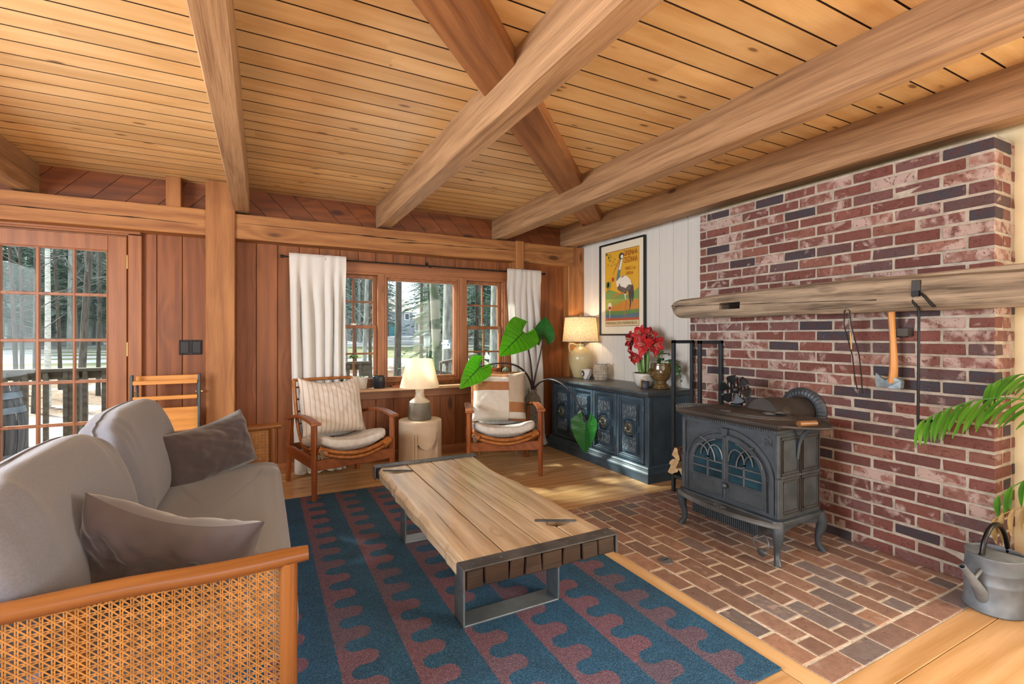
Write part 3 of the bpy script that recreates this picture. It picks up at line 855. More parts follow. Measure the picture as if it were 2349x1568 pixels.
# ---- deck, railing, stairs
wood('deck_wood', '#8b8178', '#6a6058', '#40382f', 'X', knots=0.2, rough=0.9, rnd=0.2, bs=0.2)
wood('rail_wood', '#75695d', '#51473d', '#322b24', 'X', knots=0.2, rough=0.9, rnd=0.1, bs=0.2)
dk = thing('deck', 'weathered plank deck outside the glazed door', 'deck', kind='structure')
y = 5.02
while y < 7.34:
    MB().box((-5.2, y, -0.16), (2.0, y+0.132, -0.12)).build('deck_plank', 'deck_wood', dk)
    y += 0.14
rl = thing('deck_railing', 'weathered wooden deck railing with square balusters', 'railing', (0, 7.3, -0.12))
MB().box((-5.2, -0.07, 0.955), (1.42, 0.07, 0.99)).build('top_rail', 'rail_wood', rl)
MB().box((-5.2, -0.022, 0.06), (1.42, 0.022, 0.12)).build('bottom_rail', 'rail_wood', rl)
MB().box((-5.2, -0.02, 0.87), (1.42, 0.02, 0.955)).build('sub_rail', 'rail_wood', rl)
bal = MB().box((-0.021, -0.045, 0.0), (0.021, 0.0, 0.955)).mesh('baluster', 'rail_wood')
x = -4.4; k = 0
while x < 1.35:
    link('baluster', bal, rl, loc=(x, -0.02, 0.0)); x += 0.172; k += 1
for x in (-4.5, -1.93, -0.2, 1.36):
    MB().box((x-0.055, -0.055, -0.8), (x+0.055, 0.055, 0.955)).build('post', 'rail_wood', rl)
def stair_rail(name, label, p, q, n):
    t = thing(name, label, 'railing', (p[0], p[1], -0.12))
    P0 = Vector((0, 0, 0.92)); P1 = Vector((q[0]-p[0], q[1]-p[1], 0.92 + q[2]))
    MB().bar(P0, P1, 0.11, 0.04).build('top_rail', 'rail_wood', t)
    MB().bar(P0 - Vector((0,0,.8)), P1 - Vector((0,0,.8)), 0.04, 0.07).build('bottom_rail', 'rail_wood', t)
    for i in range(n+1):
        c = P0.lerp(P1, i/n)
        MB().box((c.x-0.02, c.y-0.02, c.z-0.85), (c.x+0.02, c.y+0.02, c.z)).build('baluster', 'rail_wood', t)
stair_rail('stair_railing', 'sloping stair railing leaving the deck below the birdhouse', (1.9, 6.6), (2.55, 6.75, -0.14), 6)
stair_rail('stair_railing', 'upper stair railing beside the pale thick trunk', (2.62, 7.6), (3.3, 7.7, 0.12), 6)
# ---- barrel beside the door
bt = thing('wooden_barrel', 'weathered staved barrel standing on the deck', 'barrel', (-2.36, 6.35, -0.12))
wood('barrel_stave', '#75757a', '#4b4b52', '#2b2b30', 'Z', knots=0.1, rough=0.9, rnd=0, bs=0.3)
pm('hoop_steel', '#9aa3ad', '#747c86', metal=0.7, rough=0.5)
bp = lambda z: 0.25 + 0.07*math.sin(PI*z/0.88)
for k in range(18):
    a0, a1 = 2*PI*k/18, 2*PI*(k+0.94)/18
    m = MB()
    m.grid(lambda u, v: (bp(0.88*v)*math.cos(lerp(a0, a1, u)), bp(0.88*v)*math.sin(lerp(a0, a1, u)), 0.88*v), 4, 10)
    m.build('stave', 'barrel_stave', bt)
for z in (0.06, 0.22, 0.66, 0.80):
    MB().lathe([(bp(z-0.03)+0.010, z-0.03), (bp(z+0.03)+0.010, z+0.03)], 48).build('hoop', 'hoop_steel', bt)
MB().lathe([(0.0, 0.84), (0.25, 0.84)], 24).build('lid', 'barrel_stave', bt)
# ---- bird feeder on its pole, birdhouse on the trunk
pm('feeder_green', '#3f5050', rough=0.5)
pm('feeder_tube', '#aebcb6', rough=0.2)
fx, fy = 0.3145*10.2, 10.2
fd = thing('bird_feeder', 'tube bird feeder with a roof on a thin pole', 'bird feeder', (fx, fy, terrain_z(fx, fy)))
zg = -terrain_z(fx, fy)
MB().cyl((0,0,-0.1), (0,0,1.0+zg), 0.02, n=8).build('pole', 'feeder_green', fd)
MB().lathe([(0.05, 1.0), (0.062, 1.02), (0.075, 1.24), (0.06, 1.25)], 12, (0,0,zg)).build('seed_tube', 'feeder_tube', fd)
MB().lathe([(0.0, 1.325), (0.06, 1.30), (0.145, 1.245), (0.13, 1.24), (0, 1.26)], 12, (0,0,zg)).build('roof', 'feeder_green', fd)
MB().lathe([(0.0, 0.985), (0.1, 0.985), (0.1, 1.0), (0, 1.0)], 12, (0,0,zg)).build('tray', 'feeder_green', fd)
pm('birdhouse_white', '#dfe3ea', rough=0.6); pm('birdhouse_roof', '#9fb4cf', rough=0.5)
bh = thing('birdhouse', 'small white birdhouse with a blue roof on the pale trunk', 'birdhouse', (0.3575*8.72, 8.72, 1.0), 20)
bh.scale = (0.55, 0.55, 0.8)
MB().prism([(-0.09, 0), (0.09, 0), (0.09, 0.10), (0, 0.17), (-0.09, 0.10)], -0.1, 0.1).build('box', 'birdhouse_white', bh)
for s in (-1, 1):
    MB().obox((s*0.055, 0, 0.152), (0.15, 0.26, 0.012), (0, s*R(38), 0)).build('roof_board', 'birdhouse_roof', bh)
MB().cyl((0, -0.105, 0.09), (0, -0.098, 0.09), 0.022, n=12).build('entrance', 'dark_gap', bh)
# ================================================================ soft shapes
def spow(c, e): return math.copysign(abs(c)**e, c)
def cushion(a, b, c, e1=0.35, e2=0.3, n=48, k=28, wr=0.008, fr=6, seed=0, post=None):
    """rounded box (half sizes a, b, c), superquadric with soft folds"""
    m = MB()
    def fn(u, v):
        th = 2*PI*u; ph = PI*(v-0.5)
        x = a*spow(math.cos(ph), e1)*spow(math.cos(th), e2)
        y = b*spow(math.cos(ph), e1)*spow(math.sin(th), e2)
        z = c*spow(math.sin(ph), e1)
        p = Vector((x, y, z))
        nrm = Vector((x/a/a, y/b/b, z/c/c))
        if nrm.length: nrm.normalize()
        p += nrm*wr*(nz(x*fr+seed, y*fr, z*fr) + 0.5*nz(x*fr*2.3, y*fr*2.3+seed, z*fr*2.3))
        if post: p = Vector(post(p.x, p.y, p.z))
        return tuple(p)
    m.grid(fn, n, k, cu=True)
    return m
def pillow(w, h, t, seed=0, wr=0.012, nu=40, nv=32, pin=0.06, sag=0.0):
    m = MB()
    for s in (1, -1):
        def fn(u, v):
            a, b = 2*u-1, 2*v-1
            pr = max(0, (1-a*a*abs(a))*(1-b*b*abs(b)))**0.55
            x = w/2*a*(1 - pin*(1-b*b)*a*a); z = h/2*b*(1 - pin*(1-a*a)*b*b)
            z -= sag*(1-a*a)*max(0, b)
            fold = nz(a*2.2+seed, b*2.2, 1.5) + 0.7*abs(nz((a+b)*3.2+seed, (a-b)*0.9, 4.0)) + 0.45*nz(a*6+seed, b*6, 7)
            y = -s*(t/2*pr + wr*fold*pr**0.5)
            return (x, y, z)
        m.grid(fn, nu, nv)
        if s == -1:
            n = (nu+1)*(nv+1); f0 = len(m.f) - nu*nv
            for i in range(f0, len(m.f)): m.f[i] = m.f[i][::-1]
    return m

# ================================================================ rug
def rug_mat():
    t = NT('rug_wool')
    v = t.coords(False)
    wob = t.n('TexNoise', {'Vector': v, 'Scale': 60, 'Detail': 1})
    vv = t.n('VectorMath', {0: v, 1: t.n('VectorMath', {0: wob.outputs['Color'], 1: (0.008, 0.008, 0)}, operation='MULTIPLY').outputs[0]}, operation='ADD').outputs[0]
    sp = t.n('SeparateXYZ', {0: vv})
    PX, PY = 0.2485, 0.170
    q = t.math('DIVIDE', t.math('SUBTRACT', sp.outputs[0], 1.503 - 0.2485*12), PX)
    col_i = t.math('FLOOR', q)
    px = t.math('MULTIPLY', t.math('SUBTRACT', q, col_i), PX)
    off = t.math('FRACT', t.math('MULTIPLY', col_i, 0.37))
    r = t.math('ADD', t.math('DIVIDE', t.math('SUBTRACT', sp.outputs[1], 0.4), PY), off)
    row_i = t.math('FLOOR', r)
    py = t.math('MULTIPLY', t.math('SUBTRACT', t.math('SUBTRACT', r, row_i), 0.5), PY)
    apy = t.math('ABSOLUTE', py)
    gy = t.math('SUBTRACT', PY/2, apy)
    gw, hw = 0.041, 0.047
    root = lambda rad, d: t.math('SQRT', t.math('MAXIMUM', t.math('SUBTRACT', rad*rad, t.math('MULTIPLY', d, d)), 0.0))
    g1 = t.math('LESS_THAN', gy, gw)
    g2 = t.math('GREATER_THAN', px, t.math('SUBTRACT', 0.036 + gw, root(gw, gy)))
    gap = t.math('MULTIPLY', g1, g2)
    end = t.math('GREATER_THAN', px, t.math('ADD', 0.102, root(hw, py)))
    purple = t.math('SUBTRACT', 1.0, t.math('MAXIMUM', gap, end))
    wn_ = t.n('TexWhiteNoise', {'Vector': t.n('CombineXYZ', {0: col_i, 1: t.math('FLOOR', t.math('MULTIPLY', r, 0.5))}).outputs[0]}, noise_dimensions='2D')
    nf = t.noise(v, 260, 0); nm = t.noise(v, 7, 2)
    pc = t.mix(wn_.outputs['Value'], lin('#6a5d74'), lin('#875d72'))
    bc = t.mix(nm, lin('#0d4669'), lin('#1c6d9b'))
    col = t.mix(purple, bc, pc)
    col = t.mix(t.step(nf, 0.30, 0.75), t.mix(0.40, col, (0,0,0,1)), t.mix(0.06, col, (0.6,0.65,0.7,1)))
    MATS['rug_wool'] = t.fin(col, 0.95, 0, nf, 0.8, 0.006, Sheen_Weight=0.0)
rug_mat()
tag(MB().box((-1.0, 1.13, 0.001), (1.722, 4.02, 0.013)).build('area_rug', 'rug_wool', bevel=0.005, seg=2), 'deep blue wool rug with rows of mauve comb shapes', 'rug')

# ================================================================ sofa
pm('sofa_linen', '#71737d', '#6a6c77', scale=150, detail=1, rough=0.95, bs=0.25, bscale=320, bd=0.002, Sheen_Weight=0.3)
pm('pillow_velvet', '#4c4246', '#3f3639', scale=5, rough=0.9, bs=0.15, bscale=200, bd=0.002, Sheen_Weight=0.5)
wood('oak_frame', '#8c5727', '#70421a', '#5a3212', 'X', knots=0.05, rough=0.35, rnd=0.03, bs=0.05, rings=0.3, across=14)
wood('oak_frame_z', '#8c5727', '#70421a', '#5a3212', 'Z', knots=0.05, rough=0.35, rnd=0.03, bs=0.05, rings=0.3, across=14)
pm('cane', '#b57f40', '#96662e', scale=30, rough=0.6)
SO = Vector((-0.36, 2.645, 0))
so = thing('sofa', 'grey linen sofa in an oak frame with woven cane arms', 'sofa', (SO.x, SO.y, 0.0125))
def cane_panel(m, x0, x1, z0, z1, y, p=0.0215):
    w = 0.0030
    def strip(a, b, yo, ww=w):
        a, b = Vector(a), Vector(b)
        d = (b-a).normalized(); s = Vector((-d.y, d.x))*ww/2
        m.add([(q.x, y+yo, q.y) for q in (a+s, b+s, b-s, a-s)], [(0,1,2,3)])
    x = x0
    while x < x1:
        for o in (-0.0026, 0.0026): strip((x+o, z0), (x+o, z1), 0.0)
        x += p
    z = z0
    while z < z1:
        for o in (-0.0026, 0.0026): strip((x0, z+o), (x1, z+o), 0.0008)
        z += p
    W, Hh = x1-x0, z1-z0
    for sgn in (1, -1):
        c = -Hh
        while c < W:
            t0, t1 = max(0, -c), min(Hh, W-c)
            if t1 > t0:
                if sgn > 0: strip((x0+c+t0, z0+t0), (x0+c+t1, z0+t1), 0.0014, 0.0036)
                else: strip((x0+c+t0, z1-t0), (x0+c+t1, z1-t1), -0.0008, 0.0036)
            c += p
for ya, sgn in ((1.522, -1), (3.762, 1)):
    y = ya - SO.y
    rail = [(-0.86-SO.x+0.98*i/14, y, 0.602 + 0.003*math.sin(i)) for i in range(15)]
    MB().tube(rail, [0.020] + [0.028]*13 + [0.024], 12, flat=0.85).build('arm_rail', 'oak_frame', so)
    for x in (0.068, -0.80):
        MB().tube([(x-SO.x, y, 0.0), (x-SO.x, y, 0.2), (x-SO.x, y, 0.59)], [0.017, 0.023, 0.024], 12).build('leg', 'oak_frame_z', so)
    MB().box((-0.80-SO.x, y-0.018, 0.19), (0.068-SO.x, y+0.018, 0.235)).build('arm_bottom_rail', 'oak_frame', so, bevel=0.006)
    MB().box((-0.42-SO.x, y+0.012, 0.23), (-0.385-SO.x, y+0.03, 0.59)).build('arm_slat', 'oak_frame_z', so, bevel=0.004)
    cp = MB(); cane_panel(cp, -0.785-SO.x, 0.046-SO.x, 0.232, 0.585, y)
    cp.build('cane_panel', 'cane', so)
MB().box((0.045-SO.x, 1.52-SO.y, 0.17), (0.078-SO.x, 3.76-SO.y, 0.235)).build('front_rail', 'oak_frame_z', so, bevel=0.006)
MB().box((-0.83-SO.x, 1.52-SO.y, 0.17), (-0.79-SO.x, 3.76-SO.y, 0.235)).box((-0.88-SO.x, 1.52-SO.y, 0.60), (-0.845-SO.x, 3.76-SO.y, 0.66)).build('back_rail', 'oak_frame_z', so, bevel=0.006)
for i in range(9):
    yy = 1.7 + i*0.235 - SO.y
    MB().bar((-0.81-SO.x, yy, 0.2), (-0.862-SO.x, yy, 0.63), 0.05, 0.015, up=(1,0,0)).build('back_slat', 'oak_frame_z', so)
def seat_post(x, y, z):
    z += 0.012*math.exp(-((x-0.12)/0.12)**2)
    z += 0.013*nz(x*2.5, y*15, 2)*smooth((x+0.02)/0.2)
    return (x, y, z)
sc_ = cushion(0.315, 1.07, 0.088, 0.45, 0.16, 72, 30, wr=0.007, fr=5, seed=2, post=seat_post)
sc_.build('seat_cushion', 'sofa_linen', so, loc=(-0.205-SO.x, 2.645-SO.y, 0.315), sub=1)
for i, (y0, y1) in enumerate(((1.555, 2.585), (2.605, 3.735))):
    hw = (y1-y0)/2
    def bp_(x, y, z, hw=hw, i=i):
        # full in the middle, top arched, folds gathering under the top seam
        t = (z+0.26)/0.52
        x *= 0.72 + 0.40*math.sin(PI*min(1, max(0, t*0.9+0.1)))
        z += 0.018*(1-(y/hw)**2)*smooth(t) - 0.02*abs(y/hw)**3*smooth(t)
        x += 0.016*nz(y*9+i*5, z*3, 3)*smooth((t-0.45)/0.4) + 0.014*nz(y*24, z*4, i)*smooth((t-0.6)/0.3)
        return (x, y, z)
    b = cushion(0.115, hw, 0.262, 0.42, 0.30, 80, 34, wr=0.006, fr=5, seed=4+i*9, post=bp_)
    o = b.build('back_cushion', 'sofa_linen', so, loc=(-0.595-SO.x, (y0+y1)/2-SO.y, 0.598), rot=(0, R(-14), 0), sub=1)
    seam = []
    for k in range(49):
        ph = -0.2*PI + 1.4*PI*k/48
        yy = hw*spow(math.cos(ph), 0.42)*1.004; zz = 0.262*spow(math.sin(ph), 0.42)
        X, Y_, Z_ = bp_(0.0, yy, zz*1.008)
        seam.append((X-0.002, Y_, Z_+0.001))
    MB().tube(seam, 0.0035, 6).build('piping', 'sofa_linen', o)
p1 = pillow(0.60, 0.36, 0.19, 5, 0.018, 48, 36, sag=0.02)
tag(p1.build('throw_pillow', 'pillow_velvet', loc=(-0.285, 3.455, 0.557), rot=Euler((R(-16), R(-7), R(45))), sub=1),
    'dark grey velvet lumbar pillow propped in the far sofa corner', 'pillow', 'grey sofa pillows')
p2 = pillow(0.52, 0.37, 0.21, 11, 0.020, 48, 36, sag=0.05)
tag(p2.build('throw_pillow', 'pillow_velvet', loc=(-0.262, 1.875, 0.540), rot=Euler((R(14), R(14), R(-16))), sub=1),
    'rumpled dark grey velvet pillow behind the near cane arm', 'pillow', 'grey sofa pillows')

# ================================================================ coffee table
wood('table_wood', '#c6b296', '#9f886a', '#3c2c20', 'Y', knots=0.35, rough=0.22, rnd=0.15, bs=0.25, rings=0.3, ksize=0.07, kden=1.5)
wood('table_endgrain', '#2b1a10', '#190e07', '#150b05', 'X', knots=0.2, rough=0.45, rnd=0.1, bs=0.4)
pm('table_iron', '#5e6064', '#45474b', scale=10, rough=0.4, metal=0.5, rr=0.2)
pm('leg_steel', '#7d8b96', '#687681', scale=7, rough=0.4, metal=0.5, rr=0.2)
TO = Vector((0.96, 2.32, 0))
ct = thing('coffee_table', 'hatch cover coffee table with iron ends and steel band legs', 'table', TO)
cuts = [0.628, 0.815, 0.975, 1.125, 1.287]
def carve(o, cutter):
    c = bpy.data.objects.new('cut', cutter.mesh('cut', 'dark_gap')); COL.objects.link(c)
    import bmesh
    for mm_ in (o.data, c.data):
        b_ = bmesh.new(); b_.from_mesh(mm_); bmesh.ops.remove_doubles(b_, verts=b_.verts, dist=1e-6); bmesh.ops.recalc_face_normals(b_, faces=b_.faces); b_.to_mesh(mm_); b_.free()
    md = o.modifiers.new('cut', 'BOOLEAN'); md.operation = 'DIFFERENCE'; md.object = c; md.solver = 'EXACT'
    c.matrix_world = Matrix.Identity(4)
    bpy.context.view_layer.update()
    me = bpy.data.meshes.new_from_object(o.evaluated_get(bpy.context.evaluated_depsgraph_get()))
    o.modifiers.remove(md); o.data = me
    bpy.data.objects.remove(c)
holes = [(1.155, 1.79), (0.735, 2.895)]
for i, (a, b) in enumerate(zip(cuts, cuts[1:])):
    m = MB(); n = 40
    vs = []
    for k in range(n+1):
        y = 1.60 + 1.44*k/n
        xa, xb = a+0.0018, b-0.0018
        if i == 0: xa += 0.012*nz(y*4.5, 3) + 0.008*nz(y*15, 5) + 0.008
        if i == 3: xb += 0.012*nz(y*4, 13) - 0.03*math.exp(-((y-2.65)/0.25)**2) + 0.004*nz(y*14, 1)
        if i in (0, 1): xb += 0.0025*nz(y*6, 7); 
        zt = 0.430 + 0.0015*nz(y*5, i*3)
        zr = zt - (0.014 if i == 0 else 0.003); zr2 = zt - (0.010 if i == 3 else 0.003)
        vs += [(xa+0.004, y, 0.362), (xb-0.004, y, 0.362), (xb, y, zr2-0.01), (xb-(0.012 if i == 3 else 0.003), y, zt), (xa+(0.016 if i == 0 else 0.003), y, zt), (xa, y, zr-0.01)]
    m.add([Vector(v)-TO for v in vs], [(k*6+q, k*6+(q+1) % 6, (k+1)*6+(q+1) % 6, (k+1)*6+q) for k in range(n) for q in range(6)] + [tuple(range(6))[::-1], tuple(n*6+q for q in range(6))])
    o = m.build('plank', 'table_wood', ct)
    for hx_, hy_ in holes:
        if a-0.05 < hx_ < b+0.05:
            o.parent = None
            cm = MB().prism([(hx_-TO.x+0.062*math.cos(q*PI/12), hy_-TO.y+0.045*math.sin(q*PI/12)) for q in range(24)], 0.37, 0.46, fn=lambda a_, b_, c_: (a_, c_, b_))
            carve(o, cm); o.parent = ct
        
for j, (hx_, hy_) in enumerate(holes):
    x, y = hx_-TO.x, hy_-TO.y
    MB().bar((x-0.085, y+0.05, 0.434), (x+0.075, y-0.035, 0.434), 0.013, 0.007).build('lifting_bar', 'table_iron', ct, bevel=0.001)
bm_ = MB().box((0.66-TO.x, 1.605-TO.y, 0.372), (1.245-TO.x, 3.035-TO.y, 0.395)); bm_.build('hole_shade', 'dark_gap', ct)  # dark sheet added as the shade inside the lifting holes
# wide cracks and checks on the planks
def check(x0, y0, x1, y1, w, seed):
    m = MB(); n = 16; A, B = [], []
    for k in range(n+1):
        t = k/n; x = lerp(x0, x1, t) + 0.004*nz(t*4, seed); y = lerp(y0, y1, t)
        ww = w*math.sin(PI*t)**0.6*(0.6+0.5*nz(t*7, seed))+0.0002
        A.append((x-ww-TO.x, y-TO.y, 0.4322)); B.append((x+ww-TO.x, y-TO.y, 0.4322))
    m.add(A+B, [(k, k+1, k+n+2, k+n+1) for k in range(n)])
    m.build('check', 'crack', ct)
check(0.905, 1.68, 0.895, 2.7, 0.0011, 1); check(1.05, 1.66, 1.04, 2.4, 0.0013, 2); check(0.70, 1.68, 0.72, 2.3, 0.0009, 3); check(1.01, 2.1, 1.03, 3.0, 0.001, 4); check(1.2, 1.95, 1.19, 2.9, 0.0009, 5); check(0.93, 2.5, 0.94, 3.02, 0.0008, 6)
for y0, s in ((1.555, 1), (3.085, -1)):
    y1 = y0 + s*0.068
    ya, yb2 = min(y0, y1), max(y0, y1)
    MB().box((0.622-TO.x, ya-TO.y, 0.4315), (1.293-TO.x, yb2-TO.y, 0.4375)).box((0.618-TO.x, ya-TO.y, 0.358), (0.626-TO.x, yb2-TO.y, 0.4375)).box((1.289-TO.x, ya-TO.y, 0.358), (1.297-TO.x, yb2-TO.y, 0.4375)).build('iron_band', 'table_iron', ct, bevel=0.0015)
    xs = [0.628, 0.70, 0.80, 0.865, 0.94, 1.03, 1.12, 1.20, 1.287]
    for a, b in zip(xs, xs[1:]):
        MB().box((a+0.0025-TO.x, (y0+s*0.004)-TO.y if s > 0 else y1-TO.y, 0.362), (b-0.0025-TO.x, y1-TO.y if s > 0 else (y0+s*0.004)-TO.y, 0.4305), jit=0.003).build('end_block', 'table_endgrain', ct, bevel=0.004)
    for x in (0.67, 0.78, 0.92, 1.07, 1.2, 1.26):
        MB().lathe([(0.007, 0), (0.005, 0.002), (0, 0.0025)], 8, (x-TO.x, (y0+y1)/2-TO.y, 0.4375)).build('bolt_head', 'table_iron', ct)
for ya in (1.895, 2.825):
    y0, y1 = ya-TO.y, ya+0.105-TO.y
    m = MB()
    m.box((0.752-TO.x, y0, 0.013), (0.762-TO.x, y1, 0.363)).box((1.225-TO.x, y0, 0.013), (1.235-TO.x, y1, 0.363)).box((0.752-TO.x, y0, 0.0135), (1.235-TO.x, y1, 0.0235))
    m.build('band_leg', 'leg_steel', ct, bevel=0.003, seg=2)
# ================================================================ armchairs
wood('chair_wood', '#96552a', '#743a18', '#4a220c', 'Z', knots=0.03, rough=0.35, rnd=0.05, bs=0.05, rings=0.25, across=14)
wood('chair_wood_y', '#96552a', '#743a18', '#4a220c', 'Y', knots=0.03, rough=0.35, rnd=0.05, bs=0.05, rings=0.25, across=14)
pm('rattan', '#a9692f', '#8a4f20', scale=14, rough=0.4, stretch=(2,2,2))
pm('pad_cotton', '#d2cec8', '#c1bbb2', scale=30, rough=0.95, bs=0.15, bscale=250, bd=0.002)
pm('cord_tie', '#8a7458', '#6f5b43', rough=0.9)
def armchair(label, loc, rz):
    c = thing('armchair', label, 'armchair', loc, rz, 'rattan and wood armchairs')
    W = 0.315
    for s in (-1, 1):
        MB().tube([(s*W, 0.0, 0.0), (s*W, 0.0, 0.30), (s*W, 0.005, 0.585)], [0.020, 0.027, 0.025], 4, sm=False).build('front_leg', 'chair_wood', c, bevel=0.003)
        MB().bar((s*(W-0.01), 0.70, 0.0), (s*(W-0.01), 0.60, 0.575), 0.032, 0.045, up=(0,1,0)).build('rear_leg', 'chair_wood', c, bevel=0.004)
        MB().box((s*W-0.014, 0.02, 0.245), (s*W+0.014, 0.67, 0.33)).build('side_rail', 'chair_wood_y', c, bevel=0.004)
        am = MB()
        n = 14; vs = []
        for k in range(n+1):
            t = k/n
            y = -0.045 + 0.74*t; z = 0.588 + 0.030*math.sin(PI*min(1, t*1.15)) - 0.045*t*t
            hw = 0.034 - 0.012*abs(t-0.0)**0.7 + (0.004 if k == 0 else 0)
            x = s*(W + 0.008*math.sin(PI*t))
            vs += [(x-hw, y, z-0.012), (x+hw, y, z-0.012), (x+hw, y, z+0.013), (x-hw, y, z+0.013)]
        am.add(vs, [(k*4+q, k*4+(q+1) % 4, k*4+4+(q+1) % 4, k*4+4+q) for k in range(n) for q in range(4)] + [(3,2,1,0), (n*4, n*4+1, n*4+2, n*4+3)])
        am.build('arm', 'chair_wood_y', c, bevel=0.006, seg=2)
        # rattan side poles sweeping from the seat front up the back
        for o in (0, 0.032):
            pts = bez([(s*(W-0.055), 0.03, 0.395-o), (s*(W-0.06), 0.34, 0.30-o), (s*(W-0.06), 0.62-o*0.6, 0.22), (s*(W-0.055), 0.60+o, 0.60), (s*(W-0.06), 0.70+o, 0.86)], 22)
            MB().tube(pts, 0.0125, 8).build('rattan_pole', 'rattan', c)
        for y, z in ((0.05, 0.372), (0.20, 0.325), (0.40, 0.29)):
            MB().tube([(s*(W-0.057), y-0.022, z), (s*(W-0.057), y+0.022, z-0.006)], 0.030, 10, flat=0.6).build('binding', 'rattan', c)
    # front: plain rail, and curved double rattan rail
    MB().box((-W, -0.012, 0.235), (W, 0.014, 0.315)).build('front_rail', 'chair_wood_y', c, bevel=0.004)
    MB().box((-W, 0.64, 0.27), (W, 0.665, 0.33)).build('back_rail', 'chair_wood_y', c, bevel=0.004)
    for dz, r in ((0.0, 0.0165), (-0.034, 0.0155)):
        MB().tube([(lerp(-0.275, 0.275, i/16), -0.005-0.035*math.sin(PI*i/16), 0.395 - 0.058*math.sin(PI*i/16) + dz) for i in range(17)], r, 10).build('rattan_rail', 'rattan', c)
    for s in (-1, 1):
        MB().tube([(s*0.285, 0.0, 0.39), (s*0.225, -0.02, 0.358)], 0.040, 10, flat=0.75).build('binding', 'rattan', c)
    MB().tube([(lerp(-0.26, 0.26, i/10), 0.72+0.02*math.sin(PI*i/10), 0.86) for i in range(11)], 0.014, 8).build('top_pole', 'rattan', c)
    for i in range(4):
        z = 0.50+i*0.10
        MB().tube([(-0.255, 0.60+0.05*i*0.6, z), (0, 0.63+0.05*i*0.6, z), (0.255, 0.60+0.05*i*0.6, z)], 0.009, 6).build('back_slat', 'rattan', c)
    def seatp(x, y, z):
        z += 0.052*(x/0.26)**2 - 0.075*smooth((y+0.26)/0.5)
        tuft = sum(math.exp(-((x-a)**2+(y-b)**2)/0.0016) for a in (-0.13, 0, 0.13) for b in (-0.20, -0.06, 0.1))
        z -= 0.018*tuft
        return (x, y, z)
    cushion(0.275, 0.27, 0.050, 0.55, 0.25, 64, 22, 0.006, 9, 3, seatp).build('seat_pad', 'pad_cotton', c, loc=(0, 0.245, 0.402), sub=1)
    def backp(x, y, z):
        y += 0.05*(x/0.25)**2*-1
        return (x, y, z)
    cushion(0.25, 0.038, 0.24, 0.5, 0.4, 48, 24, 0.008, 8, 6, backp).build('back_pad', 'pad_cotton', c, loc=(0, 0.585, 0.60), rot=(R(-18), 0, 0), sub=1)
    for x, dx in ((-0.24, 0.01), (0.03, 0.05), (0.08, 0.02)):
        MB().tube(bez([(x, 0.1, 0.31), (x+dx, 0.06, 0.26), (x+dx*1.6, 0.05, 0.19)], 6), 0.0045, 5, flat=0.4).build('tie', 'cord_tie', c)
    MB().tube([(-0.27+0.022*math.cos(a*1.3)*(1-a/30), -0.045+0.004*math.sin(a*5), 0.36+0.032*math.sin(a)) for a in [k*0.55 for k in range(34)]], 0.0045, 5).build('knotted_cord', 'cord_tie', c)
    return c
armchair('armchair with the striped pillow', (0.655, 3.945, 0), 13)
armchair('armchair with the brown patchwork pillow', (1.905, 3.795, 0), -20)
for o, lab in zip([o for o in bpy.data.objects if o.name.startswith('armchair') and o.parent is None], ('wood and rattan armchair holding the striped pillow', 'wood and rattan armchair holding the patchwork pillow')):
    o['label'] = lab
def stripe_mat():
    t = NT('ticking')
    v = t.coords(False)
    x = t.n('SeparateXYZ', {0: v}).outputs[0]
    f = t.math('ABSOLUTE', t.math('SUBTRACT', t.math('FRACT', t.math('DIVIDE', x, 0.037)), 0.5))
    a = t.step(f, 0.10, 0.07)
    b = t.math('MULTIPLY', t.step(f, 0.36, 0.34), t.step(f, 0.20, 0.22))
    n = t.noise(v, 200, 0)
    col = t.mix(t.math('MULTIPLY', b, 0.25), lin('#d8d0c6'), lin('#c0ac98'))
    col = t.mix(t.math('MULTIPLY', a, 0.75), col, lin('#a8876c'))
    MATS['ticking'] = t.fin(t.mix(t.math('MULTIPLY', n, 0.2), col, lin('#8d8074')), 0.95, 0, n, 0.2, 0.002)
stripe_mat()
def patch_mat():
    t = NT('patchwork')
    v = t.coords(False)
    s = t.n('SeparateXYZ', {0: v}); x, z = s.outputs[0], s.outputs[2]
    gt = lambda a, b: t.math('GREATER_THAN', a, b)
    lt = lambda a, b: t.math('LESS_THAN', a, b)
    mul = lambda *q: (q[0] if len(q) == 1 else t.math('MULTIPLY', q[0], mul(*q[1:])))
    left = lt(x, 0.085)
    b1 = mul(left, gt(z, 0.175)); b2 = mul(left, gt(z, 0.04), lt(z, 0.125))
    b3 = mul(gt(x, 0.085), lt(z, -0.07), gt(z, -0.165)); b4 = mul(gt(x, 0.085), lt(z, -0.222))
    br = t.math('MAXIMUM', t.math('MAXIMUM', b1, b2), t.math('MAXIMUM', b3, b4))
    tan = mul(gt(x, 0.085), gt(z, -0.07))
    seam = t.math('MAXIMUM', lt(t.math('ABSOLUTE', t.math('SUBTRACT', x, 0.085)), 0.0012), 0.0)
    n = t.noise(t.n('Mapping', {'Vector': v, 'Scale': (40, 40, 240)}).outputs[0], 1, 1)
    col = t.mix(tan, lin('#cbc2b6'), lin('#b3a28e'))
    col = t.mix(br, col, lin('#9a6338'))
    col = t.mix(seam, col, lin('#8d7c68'))
    MATS['patchwork'] = t.fin(t.mix(t.math('MULTIPLY', n, 0.22), col, lin('#7d6f60')), 0.95, 0, n, 0.2, 0.002)
patch_mat()
def chair_pt(loc, rz, p):
    return Matrix.Translation(loc) @ Matrix.Rotation(R(rz), 4, 'Z') @ Vector(p)
q = chair_pt((0.655, 3.945, 0), 13, (-0.02, 0.435, 0.66))
